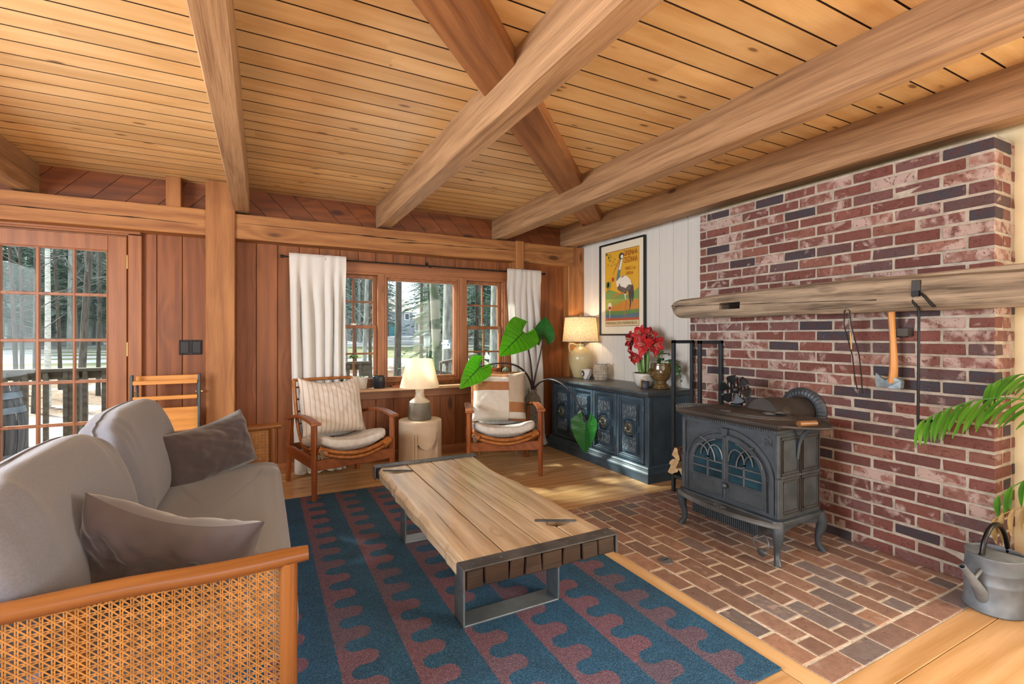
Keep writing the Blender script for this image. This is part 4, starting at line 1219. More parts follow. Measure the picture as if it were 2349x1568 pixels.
tag(pillow(0.53, 0.50, 0.16, 3, 0.014, 44, 40, sag=0.045).build('striped_pillow', 'ticking', loc=q, rot=Euler((R(-20), R(1), R(13))), sub=1), 'cream pillow with thin tan stripes on the armchair', 'pillow')
q = chair_pt((1.905, 3.795, 0), -20, (-0.01, 0.43, 0.665))
tag(pillow(0.53, 0.50, 0.16, 8, 0.010, 44, 40, sag=0.02).build('patchwork_pillow', 'patchwork', loc=q, rot=Euler((R(-18), R(2), R(-18))), sub=1), 'linen patchwork pillow with rust brown blocks on the armchair', 'pillow')

# ================================================================ drum side table and its lamp
pm('drum_stone', '#d0bda6', '#c4b097', scale=8, rough=0.75, bs=0.1, bscale=60)
DT = (1.335, 4.46, 0)
dt = thing('drum_table', 'cream drum side table with a scooped pedestal', 'side table', DT)
MB().lathe([(0, 0.455), (0.194, 0.455), (0.2, 0.450), (0.2, 0.425)], 64).build('top', 'drum_stone', dt)
m = MB()
def drum(u, v):
    a = 2*PI*u; z = 0.43*v
    # angle from the direction facing the room
    d = (a - R(-112) + PI) % (2*PI) - PI
    lim = 0.405 - 0.20*math.sqrt(max(0, 1-((d-0.38)/0.62)**2)) if abs(d-0.38) < 0.62 else -1
    cut = lim > 0 and z < lim
    r = 0.2
    if -0.24 < d <= -0.02 and z < 0.34: r = 0.2 - 0.022 + 0.022*math.sqrt(max(0, 1-((d+0.13)/0.11)**2)); 
    elif cut: r = 0.145
    return (r*math.cos(a), r*math.sin(a), z)
m.grid(drum, 160, 70, cu=True, sm=False)
m.build('pedestal', 'drum_stone', dt)
pm('lamp_stone', '#7d7566', '#5f594f', scale=7, rough=0.7, bs=0.2)
pm('lamp_glaze', '#b5ac9c', '#a1988a', scale=10, rough=0.5)
def shade_mat(name, c, tr, weave=0):
    t = NT(name)
    v = t.coords(False)
    col = lin(c)
    if weave:
        n = t.math('ADD', t.noise(t.n('Mapping', {'Vector': v, 'Scale': (30, 30, 260)}).outputs[0], 1, 1), t.noise(t.n('Mapping', {'Vector': v, 'Scale': (200, 200, 20)}).outputs[0], 1, 1))
        col = t.mix(t.step(n, 0.8, 1.25), lin(c), t.mix(weave, lin(c), lin('#8d7a5e')))
    d = t.n('BsdfDiffuse', {'Color': col}); l = t.n('BsdfTranslucent', {'Color': col})
    t.t.links.new(t.n('MixShader', {0: tr, 1: d.outputs[0], 2: l.outputs[0]}).outputs[0], t.out.inputs[0])
    MATS[name] = t.m
shade_mat('shade_paper', '#e9dcc6', 0.35)
shade_mat('shade_weave', '#dfd0b2', 0.4, 0.5)
pm('bulb', '#fff2da', Emission_Color=(1.0, 0.78, 0.5, 1), Emission_Strength=3)
def point(name, loc, w, parent, r=0.035):
    d = bpy.data.lights.new(name, 'POINT'); d.energy = w; d.color = (1.0, 0.72, 0.42); d.shadow_soft_size = r
    o = bpy.data.objects.new(name, d); COL.objects.link(o); o.location = loc; o.parent = parent
tl = thing('table_lamp', 'stoneware table lamp with a cream cone shade on the drum table', 'lamp', (1.33, 4.46, 0.456))
MB().lathe([(0, 0), (0.100, 0), (0.108, 0.006), (0.107, 0.03), (0.098, 0.150), (0.095, 0.165)], 40).build('base', 'lamp_stone', tl)
MB().lathe([(0.096, 0.163), (0.094, 0.172), (0.06, 0.196), (0.045, 0.215), (0.038, 0.25), (0.042, 0.285), (0, 0.288)], 40).build('neck', 'lamp_glaze', tl)
MB().lathe([(0.185, 0.305), (0.118, 0.572)], 48).build('shade', 'shade_paper', tl)
MB().cyl((0,0,0.28), (0,0,0.40), 0.008, n=8).build('stem', 'brass', tl)
MB().sphere((0,0,0.43), 0.028, 12, 8).build('bulb', 'bulb', tl)
point('lamp_light', (0, 0, 0.47), 1.6, tl)
# jug lamp on the sideboard
pm('jug_glaze', '#c9b98f', '#b7a579', scale=4, rough=0.25, lo=0.3, hi=0.7)
jl = thing('jug_lamp', 'cream stoneware jug lamp with a linen drum shade', 'lamp', (3.235, 4.53, 0.772), -27)
MB().lathe([(0, 0), (0.082, 0), (0.086, 0.008), (0.100, 0.06), (0.128, 0.15), (0.138, 0.21), (0.134, 0.255), (0.11, 0.30), (0.07, 0.335), (0.045, 0.35), (0.038, 0.362), (0.042, 0.372), (0.04, 0.382), (0, 0.383)], 44).build('jug', 'jug_glaze', jl)
MB().tube(bez([(-0.03, 0, 0.355), (-0.13, 0, 0.42), (-0.155, 0, 0.36), (-0.112, 0, 0.285)], 14), 0.016, 10, flat=0.7).build('handle', 'jug_glaze', jl)
MB().cyl((0,0,0.38), (0,0,0.70), 0.006, n=8).build('stem', 'brass', jl)
MB().lathe([(0.205, 0.405), (0.175, 0.685)], 48).build('shade', 'shade_weave', jl)
for r, z in ((0.206, 0.405), (0.176, 0.685)):
    MB().lathe([(r+0.001, z-0.005), (r+0.002, z), (r+0.001, z+0.005)], 48).build('shade_trim', 'lamp_stone', jl)
MB().lathe([(0.012, 0.69), (0.02, 0.70), (0.008, 0.712), (0.014, 0.722), (0, 0.732)], 12).build('finial', 'brass', jl)
MB().sphere((0,0,0.52), 0.03, 12, 8).build('bulb', 'bulb', jl)
point('lamp_light', (0, 0, 0.555), 6, jl)
# ================================================================ carved sideboard  (local: x along the front, y into the wall, z up)
pm('sb_paint', '#435766', '#354552', scale=5, rough=0.42, rr=0.15)
pm('sb_top', '#4c5257', '#3b4045', scale=4, rough=0.35, stretch=(8,1,1))
pm('sb_carved', '#7f8b93', '#4d5961', scale=40, rough=0.4, metal=0.25)
pm('sb_silver', '#a9a894', '#6b6a5f', scale=50, rough=0.3, metal=0.8)
SB = (2.905, 3.87, 0)
sb = thing('sideboard', 'blue black carved sideboard with four panelled doors', 'sideboard', SB, -90)
HWD, DEP, TOPZ = 0.80, 0.50, 0.772
MB().box((-HWD+0.03, 0.03, 0.10), (HWD-0.03, DEP, 0.735)).build('carcass', 'sb_paint', sb, bevel=0.003)
def mould(m, hw, dep, prof):
    """profile (out, z) swept round front and both ends"""
    n = len(prof)
    vs = []
    for o, z in prof:
        vs += [(-hw-o, dep, z), (-hw-o, -o, z), (hw+o, -o, z), (hw+o, dep, z)]
    fs = [(i*4+j, i*4+j+1, i*4+j+5, i*4+j+4) for i in range(n-1) for j in range(3)]
    m.add(vs, fs)
    m.add(vs[:4], [(3,2,1,0)]); m.add(vs[-4:], [(0,1,2,3)])
    return m
mould(MB(), HWD-0.02, DEP, [(-0.01, 0.718), (0.004, 0.722), (0.006, 0.728), (0.014, 0.731), (0.018, 0.737), (0.028, 0.741), (0.034, 0.748), (0.035, 0.757), (0.032, 0.768), (0.024, TOPZ)]).build('top', 'sb_top', sb)
mould(MB(), HWD-0.02, DEP, [(0.030, 0.0), (0.030, 0.062), (0.034, 0.068), (0.030, 0.080), (0.018, 0.094), (0.016, 0.100), (0.010, 0.106), (0.012, 0.116), (0.004, 0.128), (-0.008, 0.135)]).build('plinth', 'sb_paint', sb)
for x in (-HWD+0.055, HWD-0.055):
    s = 1 if x > 0 else -1
    MB().box((x-0.022, 0.012, 0.13), (x+0.030*1, 0.05, 0.722)).build('corner_stile', 'sb_paint', sb, bevel=0.004)
def spiral(cx, cz, r, turns, a0, s, n=20):
    return [(cx + s*r*(1-0.85*k/n)*math.cos(a0+turns*2*PI*k/n), 0, cz + r*(1-0.85*k/n)*math.sin(a0+turns*2*PI*k/n)) for k in range(n+1)]
car = MB()
for s in (-1, 1):
    for cx, cz, r, tn, a0 in ((0.030, 0.105, 0.024, 1.3, -1.4), (0.055, 0.068, 0.020, 1.2, 1.6), (0.025, 0.055, 0.017, 1.2, 3.0), (0.066, 0.112, 0.014, 1.1, 0.4), (0.066, 0.018, 0.014, 1.1, 2.0)):
        car.tube([(p[0], p[1], p[2]) for p in spiral(s*cx, cz, r, tn, a0, s)], [0.0055-0.003*k/20 for k in range(21)], 5)
        car.sphere((s*cx, -0.001, cz), 0.006, 6, 4)
    car.tube([(s*0.010, 0, 0.125), (s*0.016, 0, 0.08), (s*0.008, 0, 0.035)], [0.004, 0.005, 0.003], 5)
    car.tube([(s*0.045, 0, 0.128), (s*0.075, 0, 0.09), (s*0.078, 0, 0.05), (s*0.05, 0, 0.035)], [0.003, 0.005, 0.005, 0.003], 5)
car_me = car.mesh('scrollwork', 'sb_carved')
def octa(r, a0=R(22.5)): return [(r*math.cos(a0+i*PI/4), r*math.sin(a0+i*PI/4)) for i in range(8)]
def sb_door(cx, w):
    root = MB()
    ring(root, cx-w/2, cx+w/2, 0.142, 0.712, 0.030, 0.004, 0.034)
    ring(root, cx-w/2+0.030, cx+w/2-0.030, 0.172, 0.682, 0.012, 0.016, 0.036)
    d = root.build('door', 'sb_paint', sb, bevel=0.003)
    MB().box((cx-w/2+0.03, 0.033, 0.17), (cx+w/2-0.03, 0.045, 0.684)).build('field', 'sb_paint', d)
    hw = w/2 - 0.075
    for flip in (0, 1):
        f = (lambda z: z) if not flip else (lambda z: 0.427*2 - z)
        def poly(k):
            e = k*0.008
            p = [(-hw+e, 0.645-e), (-hw+e, 0.455+e), (-hw*0.80+e*0.4, 0.455+e), (-hw*0.42, 0.495+e), (hw*0.42, 0.495+e), (hw*0.80-e*0.4, 0.455+e), (hw-e, 0.455+e), (hw-e, 0.645-e)]
            return [(cx+x, f(z)) for x, z in p]
        bl = MB()
        bl.prism(poly(0), 0.012, 0.040); bl.prism(poly(1), 0.002, 0.014)
        bl.build('carved_block', 'sb_paint', d)
        o = link('scrollwork', car_me, d, loc=(cx, 0.002, f(0.497)))
        o.scale = (hw/0.09, 1, -1 if flip else 1)
    ob = MB()
    for r, y0 in ((0.083, 0.012), (0.073, 0.000), (0.062, -0.010)):
        ob.prism([(cx+x, 0.427+z) for x, z in octa(r)], y0, 0.04)
    ob.build('octagon_boss', 'sb_paint', d, bevel=0.002)
    ro = MB()
    for i in range(12):
        a = i*PI/6
        ro.sphere((cx+0.033*math.cos(a), -0.012, 0.427+0.033*math.sin(a)), (0.012, 0.005, 0.012), 6, 4)
    ro.tube([(cx+0.050*math.cos(i*PI/12), -0.011, 0.427+0.050*math.sin(i*PI/12)) for i in range(24)], 0.004, 5, closed=True)
    ro.build('rosette', 'sb_silver', d)
    MB().lathe([(0, 0.040), (0.012, 0.037), (0.016, 0.028), (0.012, 0.018), (0.007, 0.010), (0.009, 0.0)], 14, M=Euler((R(90), 0, 0)).to_matrix(), c=(cx, -0.010, 0.427)).build('knob', 'sb_silver', d)
    for z in (0.22, 0.62):
        MB().cyl((cx+w/2+0.002, 0.004, z-0.02), (cx+w/2+0.002, 0.004, z+0.02), 0.003, n=6).build('hinge', 'sb_silver', d)
dw = (2*HWD - 0.16)/4
for i in range(4):
    sb_door(-HWD+0.08 + dw*(i+0.5), dw-0.008)

# ---- things on the sideboard
SZ = TOPZ
t = NT('marbled'); v = t.coords(False)
w_ = t.n('TexWave', {'Vector': v, 'Scale': 5.0, 'Distortion': 9.0, 'Detail': 1.0}); 
MATS['marbled'] = t.fin(t.mix(t.step(w_.outputs[1], 0.10, 0.03), lin('#dcd6d2'), lin('#2c2f38')), 0.35)
cu = thing('marbled_cup', 'white cup with loose black line pattern by the jug lamp', 'cup', (3.16, 4.31, SZ))
MB().lathe([(0, 0), (0.03, 0), (0.033, 0.006), (0.052, 0.045), (0.056, 0.075), (0.053, 0.108), (0.049, 0.107), (0.05, 0.07), (0.03, 0.012), (0, 0.01)], 28).build('bowl', 'marbled', cu)
pm('woven_ceramic', '#b9ac99', '#9c8f7c', scale=20, rough=0.7)
vz = thing('knobbly_vase', 'round taupe vase covered in woven knobs', 'vase', (3.27, 4.20, SZ))
m = MB()
def vfn(u, v):
    a = 2*PI*u; z = 0.165*v
    r = 0.055 + 0.028*math.sin(PI*min(1, 0.12+v*0.8))
    k = math.cos(a*11 + v*16)*math.cos(a*11 - v*16)
    r += 0.006*k
    return (r*math.cos(a), r*math.sin(a), z)
m.grid(vfn, 110, 44, cu=True); m.build('body', 'woven_ceramic', vz)
MB().lathe([(0, 0.0), (0.062, 0.0)], 24).build('base', 'woven_ceramic', vz)
MB().tube(bez([(0.03, -0.03, 0.16), (0.05, -0.08, 0.19), (0.03, -0.12, 0.16)], 8), 0.003, 5).build('twig', 'cord_tie', vz)

# amaryllis
pm('white_pot', '#d5d2c8', '#c9c5ba', scale=3, rough=0.4)
pm('moss', '#2f4a2a', '#1f331c', scale=40, rough=1, bs=1, bscale=120)
pm('stem_green', '#7ba253', '#587f3a', scale=4, rough=0.45)
pm('petal_red', '#c3151a', '#98090f', scale=9, rough=0.5, Sheen_Weight=0.2)
pm('petal_throat', '#4d0609', rough=0.6)
pm('anther', '#e7d9b0', rough=0.7)
am = thing('amaryllis', 'red flowering amaryllis in a low white pot', 'potted plant', (3.205, 3.455, SZ))
MB().lathe([(0, 0), (0.065, 0), (0.07, 0.006), (0.098, 0.05), (0.108, 0.10), (0.110, 0.125), (0.104, 0.125), (0.10, 0.105), (0, 0.10)], 36).build('pot', 'white_pot', am)
mo = MB()
mo.grid(lambda u, v: (0.103*v*math.cos(2*PI*u), 0.103*v*math.sin(2*PI*u), 0.124+0.012*nz(u*20, v*9)+0.01*(1-v)), 32, 8, cu=True); mo.build('moss', 'moss', am)
def petal(L, w, bend, k=0.5):
    m = MB()
    def fn(u, v):
        t = v; s = 2*u-1
        ww = w*(math.sin(PI*min(1, t*0.90+0.06))**0.62)*(1-0.12*t)
        z = -bend*t*t*L + 0.12*L*t + 0.35*ww*s*s*(1-t) - 0.10*L*abs(s)*t*t + 0.006*math.sin(9*t+5*s)
        return (t*L, s*ww, z)
    m.grid(fn, 8, 10)
    return m.mesh('petal', 'petal_red')
PET = [petal(0.100, 0.042, 0.55), petal(0.096, 0.034, 0.35)]
def bloom(pos, dirv, s=1.0, roll=0):
    dirv = Vector(dirv).normalized()
    Q = dirv.to_track_quat('Z', 'Y').to_matrix()
    f = MB().lathe([(0.004, -0.03), (0.009, 0.0), (0.018, 0.022), (0.014, 0.026)], 8, M=Q).build('flower', 'petal_throat', am, loc=pos)
    f.scale = (s, s, s)
    for i in range(6):
        o = link('petal', PET[i % 2], f)
        o.matrix_local = (Q @ Matrix.Rotation(R(roll+60*i), 3, 'Z') @ Matrix.Rotation(R(-52 if i % 2 else -46), 3, 'Y')).to_4x4()
    st = MB()
    for i in range(5):
        a = R(i*72+roll)
        e = Q @ Vector((0.016*math.cos(a), 0.016*math.sin(a), 0.075))
        st.tube([(0,0,0), e*0.6, e], 0.0012, 4); st.sphere(e, 0.003, 6, 4)
    st.build('stamens', 'anther', f)
# stems: world x = away from the room, y = along the wall
stems = [((0.0, 0.05, 0.10), (0.0, 0.075, 0.40)), ((0.01, -0.005, 0.10), (0.0, 0.005, 0.43)), ((-0.02, -0.06, 0.10), (-0.03, -0.075, 0.36)), ((-0.03, 0.02, 0.10), (-0.05, 0.05, 0.26))]
for a, b in stems:
    MB().tube(bez([a, (a[0], lerp(a[1], b[1], 0.3), 0.25), b], 8), [0.013]*6+[0.011, 0.010, 0.009], 10).build('stem', 'stem_green', am)
for pos, d, s, r in (((-0.03, 0.105, 0.43), (-0.75, 0.55, 0.15), 1.05, 10), ((0.0, 0.15, 0.425), (-0.25, 0.95, 0.0), 0.95, 30), ((0.02, 0.06, 0.47), (0.3, 0.6, 0.6), 0.9, 0),
                     ((-0.03, 0.0, 0.475), (-0.8, -0.1, 0.45), 1.05, 20), ((0.0, -0.03, 0.47), (-0.2, -0.8, 0.5), 0.95, 5), ((-0.055, -0.08, 0.395), (-0.9, -0.1, 0.05), 1.15, 15),
                     ((-0.03, -0.14, 0.39), (-0.3, -0.95, 0.0), 1.0, 40), ((-0.01, -0.08, 0.42), (0.3, -0.3, 0.8), 0.9, 10), ((-0.065, 0.06, 0.29), (-0.6, 0.6, -0.3), 0.85, 25), ((-0.07, 0.03, 0.285), (-0.8, -0.2, -0.35), 0.75, 0)):
    bloom(pos, d, s, r)
for s_, y in ((1, 0.03), (-1, -0.02)):
    MB().tube(bez([(-0.03, y, 0.11), (-0.06, y, 0.22), (-0.05, y+0.01*s_, 0.27)], 6), [0.012, 0.014, 0.015, 0.014, 0.012, 0.009, 0.004], 6, flat=0.3).build('leaf', 'stem_green', am)

# head-shaped planter
pm('bronze_glaze', '#6a5330', '#463319', scale=6, rough=0.16, bs=0.08, bscale=40, Coat_Weight=0.6)
hp = thing('head_planter', 'glazed bronze planter shaped like a head with a trailing vine', 'planter', (3.20, 3.235, SZ), 140)
m = MB()
def head(u, v):
    a = 2*PI*u - PI; z = 0.02 + 0.205*v        # a = 0 is the face
    pr = [(0, 0.062), (0.06, 0.058), (0.14, 0.040), (0.24, 0.043), (0.32, 0.066), (0.45, 0.078), (0.6, 0.083), (0.75, 0.084), (0.9, 0.082), (1, 0.079)]
    for (z0, r0), (z1, r1) in zip(pr, pr[1:]):
        if z0 <= v <= z1: r = lerp(r0, r1, smooth((v-z0)/(z1-z0))); break
    f = math.exp(-(a/0.9)**2)
    g = lambda a0, z0, sa, sz: math.exp(-((a-a0)/sa)**2-((v-z0)/sz)**2)
    r += f*0.010*smooth((v-0.26)/0.1)
    r += 0.032*g(0, 0.555, 0.13, 0.055) + 0.020*g(0, 0.66, 0.10, 0.09)
    r += 0.010*g(0, 0.440, 0.28, 0.022) + 0.009*g(0, 0.395, 0.24, 0.022) + 0.012*g(0, 0.305, 0.32, 0.045)
    r -= 0.018*(g(0.40, 0.665, 0.20, 0.045) + g(-0.40, 0.665, 0.20, 0.045))
    r += 0.007*(g(0.40, 0.655, 0.14, 0.02) + g(-0.40, 0.655, 0.14, 0.02)) + 0.009*(g(0.38, 0.745, 0.28, 0.03) + g(-0.38, 0.745, 0.28, 0.03))
    r += 0.010*(g(1.6, 0.60, 0.14, 0.09) + g(-1.6, 0.60, 0.14, 0.09)) + 0.006*(g(0.6, 0.5, 0.25, 0.08) + g(-0.6, 0.5, 0.25, 0.08))
    return (r*math.cos(a)*1.05, r*math.sin(a)*0.92, z)
m.grid(head, 96, 90, cu=True); m.build('head', 'bronze_glaze', hp)
MB().lathe([(0, 0.0), (0.072, 0), (0.078, 0.006), (0.078, 0.014), (0.066, 0.020), (0, 0.020)], 32).build('saucer', 'bronze_glaze', hp)
MB().lathe([(0, 0.215), (0.078, 0.215)], 24).build('soil', 'moss', hp)
pm('vine_leaf', '#4f7040', '#3a5631', scale=9, rough=0.45, rnd=0.2)
def heart_leaf(L, w, mat, name='leaf', fold=0.25, droop=0.3):
    m = MB()
    def fn(u, v):
        s = 2*u-1; t = v
        ww = w*math.sin(PI*(t**0.62))**0.85*(1.0-0.12*t)
        x = s*ww
        lobe = -0.22*L*abs(s)**1.2*max(0, 1-t*3.0)
        return (x, t*L + lobe, fold*abs(x)*0.8 - droop*L*t*t + 0.01*math.sin(t*14)*abs(s))
    m.grid(fn, 10, 12)
    return m
vl = heart_leaf(0.085, 0.034, 'vine_leaf').mesh('leaf', 'vine_leaf')
def vine(pts, leaves):
    v = MB().tube(bez(pts, 12), 0.0022, 5).build('vine', 'stem_green', hp)
    P_ = bez(pts, 12)
    for t_, rz, rx in leaves:
        o = link('leaf', vl, v, loc=P_[int(t_*12)], rot=(R(rx), 0, R(rz)))
vine([(0.01, 0, 0.19), (0.0, 0.02, 0.27), (-0.01, 0.01, 0.33)], [(0.5, 200, -20), (0.9, 60, 10), (1.0, 300, -30)])
vine([(-0.03, 0.0, 0.19), (-0.08, 0.03, 0.28), (-0.13, 0.03, 0.24), (-0.15, 0.03, 0.12)], [(0.4, 60, 20), (0.6, 100, -30), (0.8, 160, -60), (1.0, 90, -70)])
vine([(0.0, -0.03, 0.19), (-0.05, -0.06, 0.27), (-0.10, -0.08, 0.24)], [(0.5, 30, 10), (0.8, 120, -30), (1.0, 200, -50)])
# two tiny vessels
pm('slate_cup', '#4b4d58', '#3c3e48', rough=0.5); pm('straw_cup', '#b59a66', '#9c8252', rough=0.6)
tc_ = thing('tiny_cup', 'tiny dark cup holding curled wire beside the head planter', 'cup', (3.10, 3.335, SZ))
MB().lathe([(0, 0), (0.034, 0), (0.036, 0.004), (0.036, 0.062), (0.033, 0.062), (0.033, 0.01), (0, 0.008)], 24).build('cup', 'slate_cup', tc_)
MB().tube([(0.012*math.cos(k*0.6)*(1+0.4*math.sin(k*0.3)), 0.02*math.sin(k*0.45), 0.06+0.0022*k) for k in range(22)], 0.0022, 5).build('curled_wire', 'straw_cup', tc_)
tb = thing('tiny_bottle', 'tiny straw coloured bottle with a twig beside the amaryllis pot', 'bottle', (3.12, 3.40, SZ))
MB().lathe([(0, 0), (0.022, 0), (0.024, 0.03), (0.012, 0.055), (0.010, 0.07), (0.012, 0.072)], 18).build('bottle', 'straw_cup', tb)
MB().tube([(0, 0, 0.05), (0.004, 0.003, 0.12), (0, 0.0, 0.145)], 0.003, 6).build('twig', 'cord_tie', tb)

# ================================================================ framed bird poster (local: x along the wall to the viewer's right, z up, front at -y)
PO = (3.437, 4.045, 1.757)
po = thing('framed_poster', 'framed vintage poster of a wading bird on yellow', 'poster', PO, -90)
pw, ph = 0.366, 0.508
fr = MB(); ring(fr, -pw, pw, -ph, ph, 0.018, -0.028, 0.0); fr.build('frame', 'black_gloss', po, bevel=0.002)
pm('mat_board', '#e8ddc6', rough=0.8)
pr_ = MB().box((-pw+0.015, -0.010, -ph+0.015), (pw-0.015, -0.002, ph-0.015)).build('mat_board', 'mat_board', po)
def flat(name, pts, col, lay, par=None, rgh=0.6):
    if col not in MATS: pm(col, col, rough=rgh)
    y = -0.0105 - 0.0004*lay
    MB().add([(x, y, z) for x, z in pts], [tuple(range(len(pts)))]).build(name, col, par or art)
art = MB().box((-0.272, -0.0112, -0.408), (0.272, -0.010, 0.415)).build('print', 'mat_board', po)
E_ = lambda x0, z0, x1, z1: [(x0, z0), (x1, z0), (x1, z1), (x0, z1)]
flat('border_line', E_(-0.272, -0.408, 0.272, 0.415), '#8a4a34', 2)
flat('yellow_sky', E_(-0.266, -0.402, 0.266, 0.409), '#dda92f', 3)
flat('caption_strip', E_(-0.266, -0.402, 0.266, -0.345), '#e3cf9e', 4)
flat('far_hill', [(-0.266, -0.17), (-0.266, -0.02), (-0.2, 0.0), (-0.1, -0.03), (0.0, -0.06), (0.1, -0.08), (0.19, -0.05), (0.266, -0.01), (0.266, -0.17)], '#7f9a55', 4)
flat('lawn', [(-0.266, -0.26), (-0.266, -0.105), (0.266, -0.125), (0.266, -0.26)], '#a5ab4e', 5)
flat('orange_path', [(-0.266, -0.225), (-0.05, -0.16), (0.1, -0.13), (0.266, -0.135), (0.266, -0.235), (-0.1, -0.245)], '#cf8a38', 6)
flat('near_grass', [(-0.266, -0.295), (-0.266, -0.235), (0.0, -0.245), (0.266, -0.23), (0.266, -0.295)], '#6a8a4c', 7)
flat('water', [(-0.266, -0.345), (-0.266, -0.275), (0.0, -0.285), (0.266, -0.27), (0.266, -0.345)], '#5c7480', 8)
flat('red_band', E_(-0.266, -0.345, 0.266, -0.318), '#b9573a', 9)
for cx, cz, r in ((-0.235, 0.055, 0.03), (-0.205, 0.05, 0.034)):
    flat('tree_crown', [(cx+r*math.cos(i*PI/6), cz+1.2*r*math.sin(i*PI/6)) for i in range(12)], '#7c8a4b', 9)
    flat('tree_trunk', E_(cx-0.003, -0.03, cx+0.003, cz-0.03), '#6e5434', 9)
rl_ = random.Random(2)
for i in range(16):
    cx, cz = -0.255+0.16*rl_.random()**1.6, 0.40-0.14*rl_.random()
    flat('foliage_dab', [(cx+0.012*math.cos(j*PI/3), cz+0.010*math.sin(j*PI/3)) for j in range(6)], '#8f8f34', 9)
# the bird
flat('tail', [(0.10, 0.02), (0.15, 0.06), (0.19, 0.0), (0.195, -0.09), (0.175, -0.17), (0.165, -0.10), (0.15, -0.19), (0.125, -0.26), (0.135, -0.16), (0.115, -0.08)], '#4e463f', 10)
flat('body', [(-0.075, 0.02), (-0.085, 0.08), (-0.065, 0.13), (-0.02, 0.12), (0.03, 0.135), (0.09, 0.12), (0.14, 0.08), (0.165, 0.03), (0.14, -0.01), (0.09, -0.03), (0.03, -0.035), (-0.03, -0.01)], '#e9e2d3', 11)
flat('wing', [(-0.07, 0.01), (-0.04, 0.03), (-0.03, 0.06), (-0.01, 0.02), (0.03, 0.01), (0.07, -0.005), (0.12, 0.03), (0.165, 0.02), (0.15, -0.02), (0.09, -0.045), (0.02, -0.05), (-0.05, -0.02)], '#6a5f55', 12)
flat('wing_bar', [(-0.01, 0.105), (0.02, 0.13), (0.06, 0.132), (0.03, 0.118)], '#6a5f55', 12)
flat('neck', [(-0.085, 0.08), (-0.07, 0.15), (-0.045, 0.24), (-0.02, 0.31), (0.015, 0.32), (0.005, 0.25), (-0.025, 0.16), (-0.02, 0.12), (-0.05, 0.10)], '#5d7f88', 12)
flat('neck_stripe', [(-0.045, 0.20), (-0.02, 0.27), (0.0, 0.32), (0.025, 0.33), (0.01, 0.26), (-0.01, 0.20)], '#e9e2d3', 13)
flat('head', [(0.0+0.040*math.cos(i*PI/7), 0.345+0.036*math.sin(i*PI/7)) for i in range(14)], '#4e463f', 14)
flat('cheek', [(0.012+0.022*math.cos(i*PI/5), 0.338+0.020*math.sin(i*PI/5)) for i in range(10)], '#e9e2d3', 15)
flat('beak', [(-0.02, 0.33), (-0.03, 0.30), (-0.155, 0.135), (-0.10, 0.23)], '#b9703c', 14)
flat('cherry', [(-0.138+0.019*math.cos(i*PI/7), 0.105+0.024*math.sin(i*PI/7)) for i in range(14)], '#b8442c', 15)
flat('raised_leg', [(0.09, -0.045), (0.09, -0.06), (-0.08, -0.07), (-0.11, -0.10), (-0.13, -0.095), (-0.09, -0.052)], '#d07a3c', 13)
flat('thigh', [(0.045, -0.04), (0.075, -0.05), (0.072, -0.10), (0.085, -0.135), (0.062, -0.12)], '#e9e2d3', 13)
flat('standing_leg', [(0.070, -0.13), (0.082, -0.13), (0.072, -0.31), (0.058, -0.31)], '#cf6f43', 14)
flat('glass_bowl', [(-0.19+0.034*math.cos(i*PI/7), -0.19+0.045*math.sin(i*PI/7)) for i in range(14)], '#e6d8bd', 14)
flat('glass_wine', [(-0.19+0.026*math.cos(i*PI/7), -0.205+0.018*math.sin(i*PI/7)) for i in range(14)], '#b8442c', 15)
flat('glass_stem', E_(-0.194, -0.315, -0.186, -0.235), '#e6d8bd', 14)
def lettering(name, txt, x, z, size, col, par, y, w=None, rot=None, ext=0.0, align='CENTER'):
    cu_ = bpy.data.curves.new(name, 'FONT'); cu_.body = txt; cu_.size = size; cu_.align_x = align; cu_.extrude = ext; cu_.resolution_u = 2
    o = bpy.data.objects.new(name, cu_); COL.objects.link(o)
    bpy.context.view_layer.update()
    me = bpy.data.meshes.new_from_object(o.evaluated_get(bpy.context.evaluated_depsgraph_get()))
    bpy.data.objects.remove(o)
    if w:
        xs = [v.co.x for v in me.vertices]; k = w/(max(xs)-min(xs))
        for v in me.vertices: v.co.x *= k
    me.materials.clear()
    if col not in MATS: pm(col, col, rough=0.6)
    me.materials.append(MATS[col])
    return link(name, me, par, loc=(x, y, z), rot=rot or (R(90), 0, 0))
ly = -0.0105-0.0004*18
lettering('lettering', 'GINJINHA', 0.145, 0.335, 0.085, '#a8552a', art, ly, 0.215)
lettering('lettering', 'CEGONHA', 0.145, 0.262, 0.085, '#a8552a', art, ly, 0.215)
lettering('lettering', 'PÉREZ, Lda', 0.145, 0.185, 0.045, '#a8552a', art, ly, 0.16)
lettering('lettering', 'LISBOA', 0.130, 0.135, 0.045, '#a8552a', art, ly, 0.115)
lettering('lettering', 'PREPARADA COM A PRÓPRIA FRUTA', 0.0, -0.390, 0.050, '#8a6a44', art, ly, 0.50)
t = NT('poster_glazing')
MATS['poster_glazing'] = None
glass_mat('poster_glazing', '#ffffff')
MB().box((-pw+0.017, -0.0235, -ph+0.017), (pw-0.017, -0.0225, ph-0.017)).build('glazing', 'poster_glazing', po)
